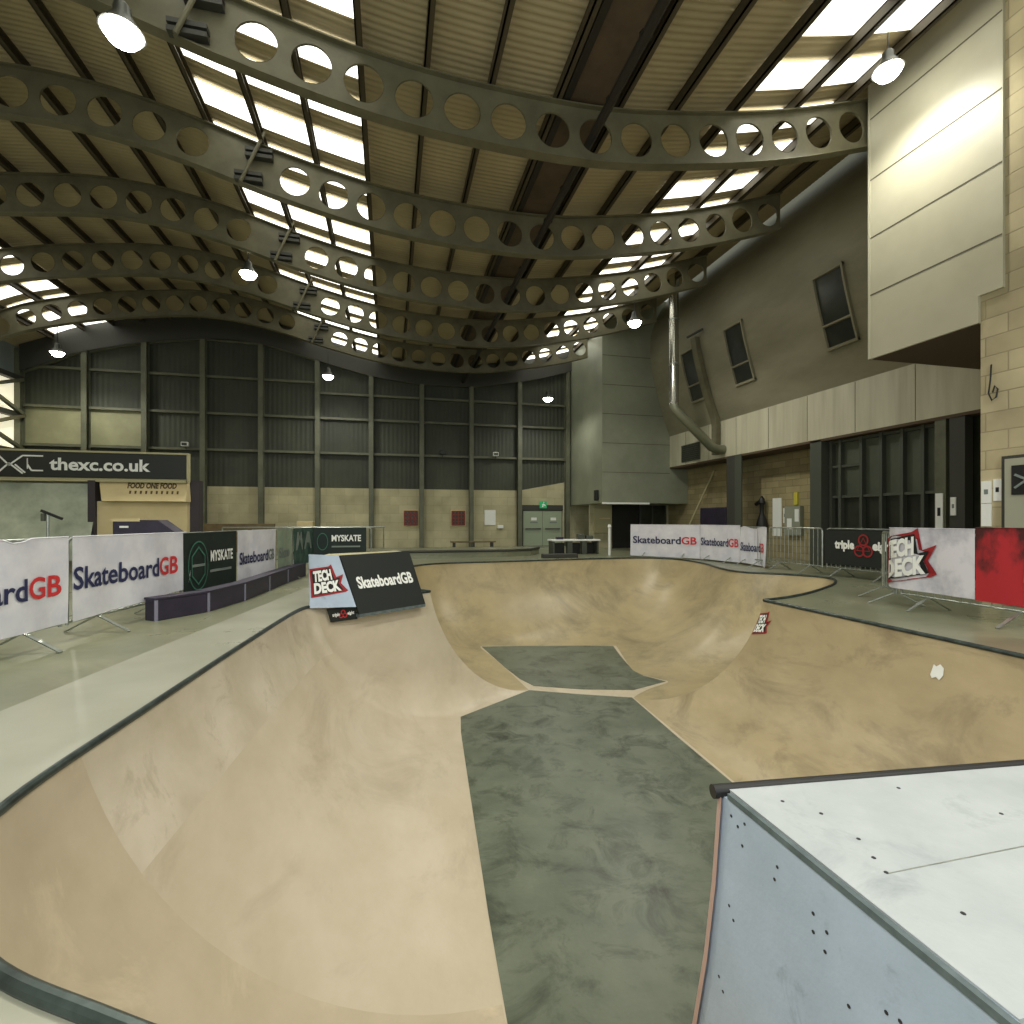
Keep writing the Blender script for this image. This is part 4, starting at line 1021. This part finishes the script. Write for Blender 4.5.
# judging table group beside far banner
t = thing('white_table', (7.0, 18.7, 0), 'low white-edged table with grey legs left of the long far banner', 'table')
ty = 18.6
MB().bevbox(5.9, ty-.3, .5, 7.85, ty+.3, .56, .01).build('table_top', 'paper', t)
for x in (6.62, 7.2): MB().box(x-.1, ty-.28, 0, x+.1, ty-.1, .5).build('leg', 'frame_grey', t)
for x in (5.98, 7.75): MB().box(x-.03, ty-.28, 0, x+.03, ty+.28, .5).build('leg', 'frame_grey', t)
for i, (x, w) in enumerate(((6.28, .2), (6.92, .2), (7.46, .2))):
    tag(MB().bevbox(x-w, ty-.05, 0, x+w, ty+.25, .42, .02).build('dark_crate', 'black'), 'black crate under the white table, %s' % ['left one', 'middle one', 'right one'][i], 'crate', 'crates under the table')
for i, (x, h_) in enumerate(((6.3, .1), (7.15, .2), (7.5, .14))):
    m = MB().bevbox(x-.14, ty-.1, .56, x+.14, ty+.1, .56+h_, .03)
    tag(m.build('equipment_bag', 'purple' if i == 0 else 'frame_grey'), ['low dark bag on the left end of the white table', 'taller grey bag in the middle of the white table', 'grey bag on the right end of the white table'][i], 'bag', 'bags on the white table')
t = thing('white_post', (7.95, 18.2, 0), 'thin white post at the left end of the long far banner', 'post')
MB().tube([(7.9, 17.6, 0), (7.9, 17.6, 1.02)], .05, 8).build('shaft', 'paper', t)
MB().lathe((7.9, 17.6, 1.02), [(.05, 0), (.07, .02), (.05, .1), (0, .12)], 10).build('cap', 'paper', t)

# ------------------------------------------------------------------ lamps
def make_lamp():
    t = thing('high_bay_lamp', (0, 0, 0), 'x', 'lamp', 'hanging high bay lamps')
    MB().lathe((0, 0, 0), [(.06, .34), (.09, .30), (.1, .2), (.22, .02), (.24, 0), (.225, 0), (.09, .18)], 20).build('shade', 'lamp_body', t)
    MB().lathe((0, 0, 0), [(.0, -.15), (.08, -.14), (.15, -.10), (.2, -.03), (.21, .01), (.0, .02)], 20).build('bulb', 'lamp_glow', t)
    MB().tube([(0, 0, .34), (0, 0, 1.0)], .012, 6).build('cable', 'black', t)
    return t
proto = make_lamp()
LP = [(-3.1, 7.0, 7.1, 'hanging lamp at the top left in front of the nearest beam'),
      (8.25, 7.0, 8.95, 'hanging lamp beside the pale overhanging box, top right'),
      (-3.7, 15.0, 7.9, 'hanging lamp under the left skylights, in the middle distance'),
      (7.6, 15.0, 7.6, 'hanging lamp in front of the corner volume, right of centre'),
      (-11.8, 22.0, 7.4, 'hanging lamp near the end wall above the kiosk'),
      (-2.45, 22.0, 7.15, 'hanging lamp near the middle of the end wall'),
      (6.9, 22.0, 6.75, 'hanging lamp near the right end of the end wall')]
POW = [800, 300, 800, 600, 420, 300, 260]
for i, (x, y, z, lab) in enumerate(LP):
    o = proto if i == 0 else copy_tree(proto)
    o.location = (x, y, z); o['label'] = lab
    for ch in o.children:
        if ch.name.startswith('cable'): ch.scale.z = 1; 
    L = bpy.data.lights.new('lamp_or_fill_light', 'SPOT'); L.energy = POW[i]*1.0; L.color = (1.0, .97, .87); L.shadow_soft_size = .2
    L.spot_size = radians(165); L.spot_blend = .6
    lo = bpy.data.objects.new('lamp_or_fill_light', L); COL.objects.link(lo); lo.location = (x, y, z-.2)
# unseen lamps, added above and behind the camera to fill the near hall
for (x, y, z, e) in ((-3, -1.0, 7.4, 1000), (5.5, -.5, 7.3, 800), (2.5, 3.0, 7.0, 500)):
    L = bpy.data.lights.new('lamp_or_fill_light', 'SPOT'); L.energy = e; L.color = (1.0, .98, .92); L.shadow_soft_size = .3; L.spot_size = radians(160); L.spot_blend = .6
    lo = bpy.data.objects.new('lamp_or_fill_light', L); COL.objects.link(lo); lo.location = (x, y, z)
# daylight from the glazed end of the hall behind the camera
L = bpy.data.lights.new('daylight', 'AREA'); L.shape = 'RECTANGLE'; L.size = 16; L.size_y = 5; L.energy = 420; L.color = (.86, .93, 1.0)
lo = bpy.data.objects.new('daylight', L); COL.objects.link(lo); lo.location = (-1, -3.9, 4.0)
lo.rotation_euler = (radians(80), 0, 0)

# world
w = bpy.data.worlds.new('world'); SC.world = w; w.use_nodes = True
bg = w.node_tree.nodes['Background']; bg.inputs[0].default_value = (.85, .9, .8, 1); bg.inputs[1].default_value = .5

# ------------------------------------------------------------------ camera
cam = bpy.data.cameras.new('camera'); co = bpy.data.objects.new('camera', cam); COL.objects.link(co)
cam.sensor_width = 36; cam.sensor_fit = 'HORIZONTAL'; cam.lens = 18.0
cam.shift_y = 8/1024
co.location = (0, 0, EYE); co.rotation_euler = (radians(90), 0, -radians(13.4))
cam.clip_start = .05; cam.clip_end = 200
SC.camera = co
SC.view_settings.view_transform = 'Standard'; SC.view_settings.look = 'None'
SC.view_settings.exposure = 0; SC.view_settings.gamma = 1
SC.view_settings.use_curve_mapping = False
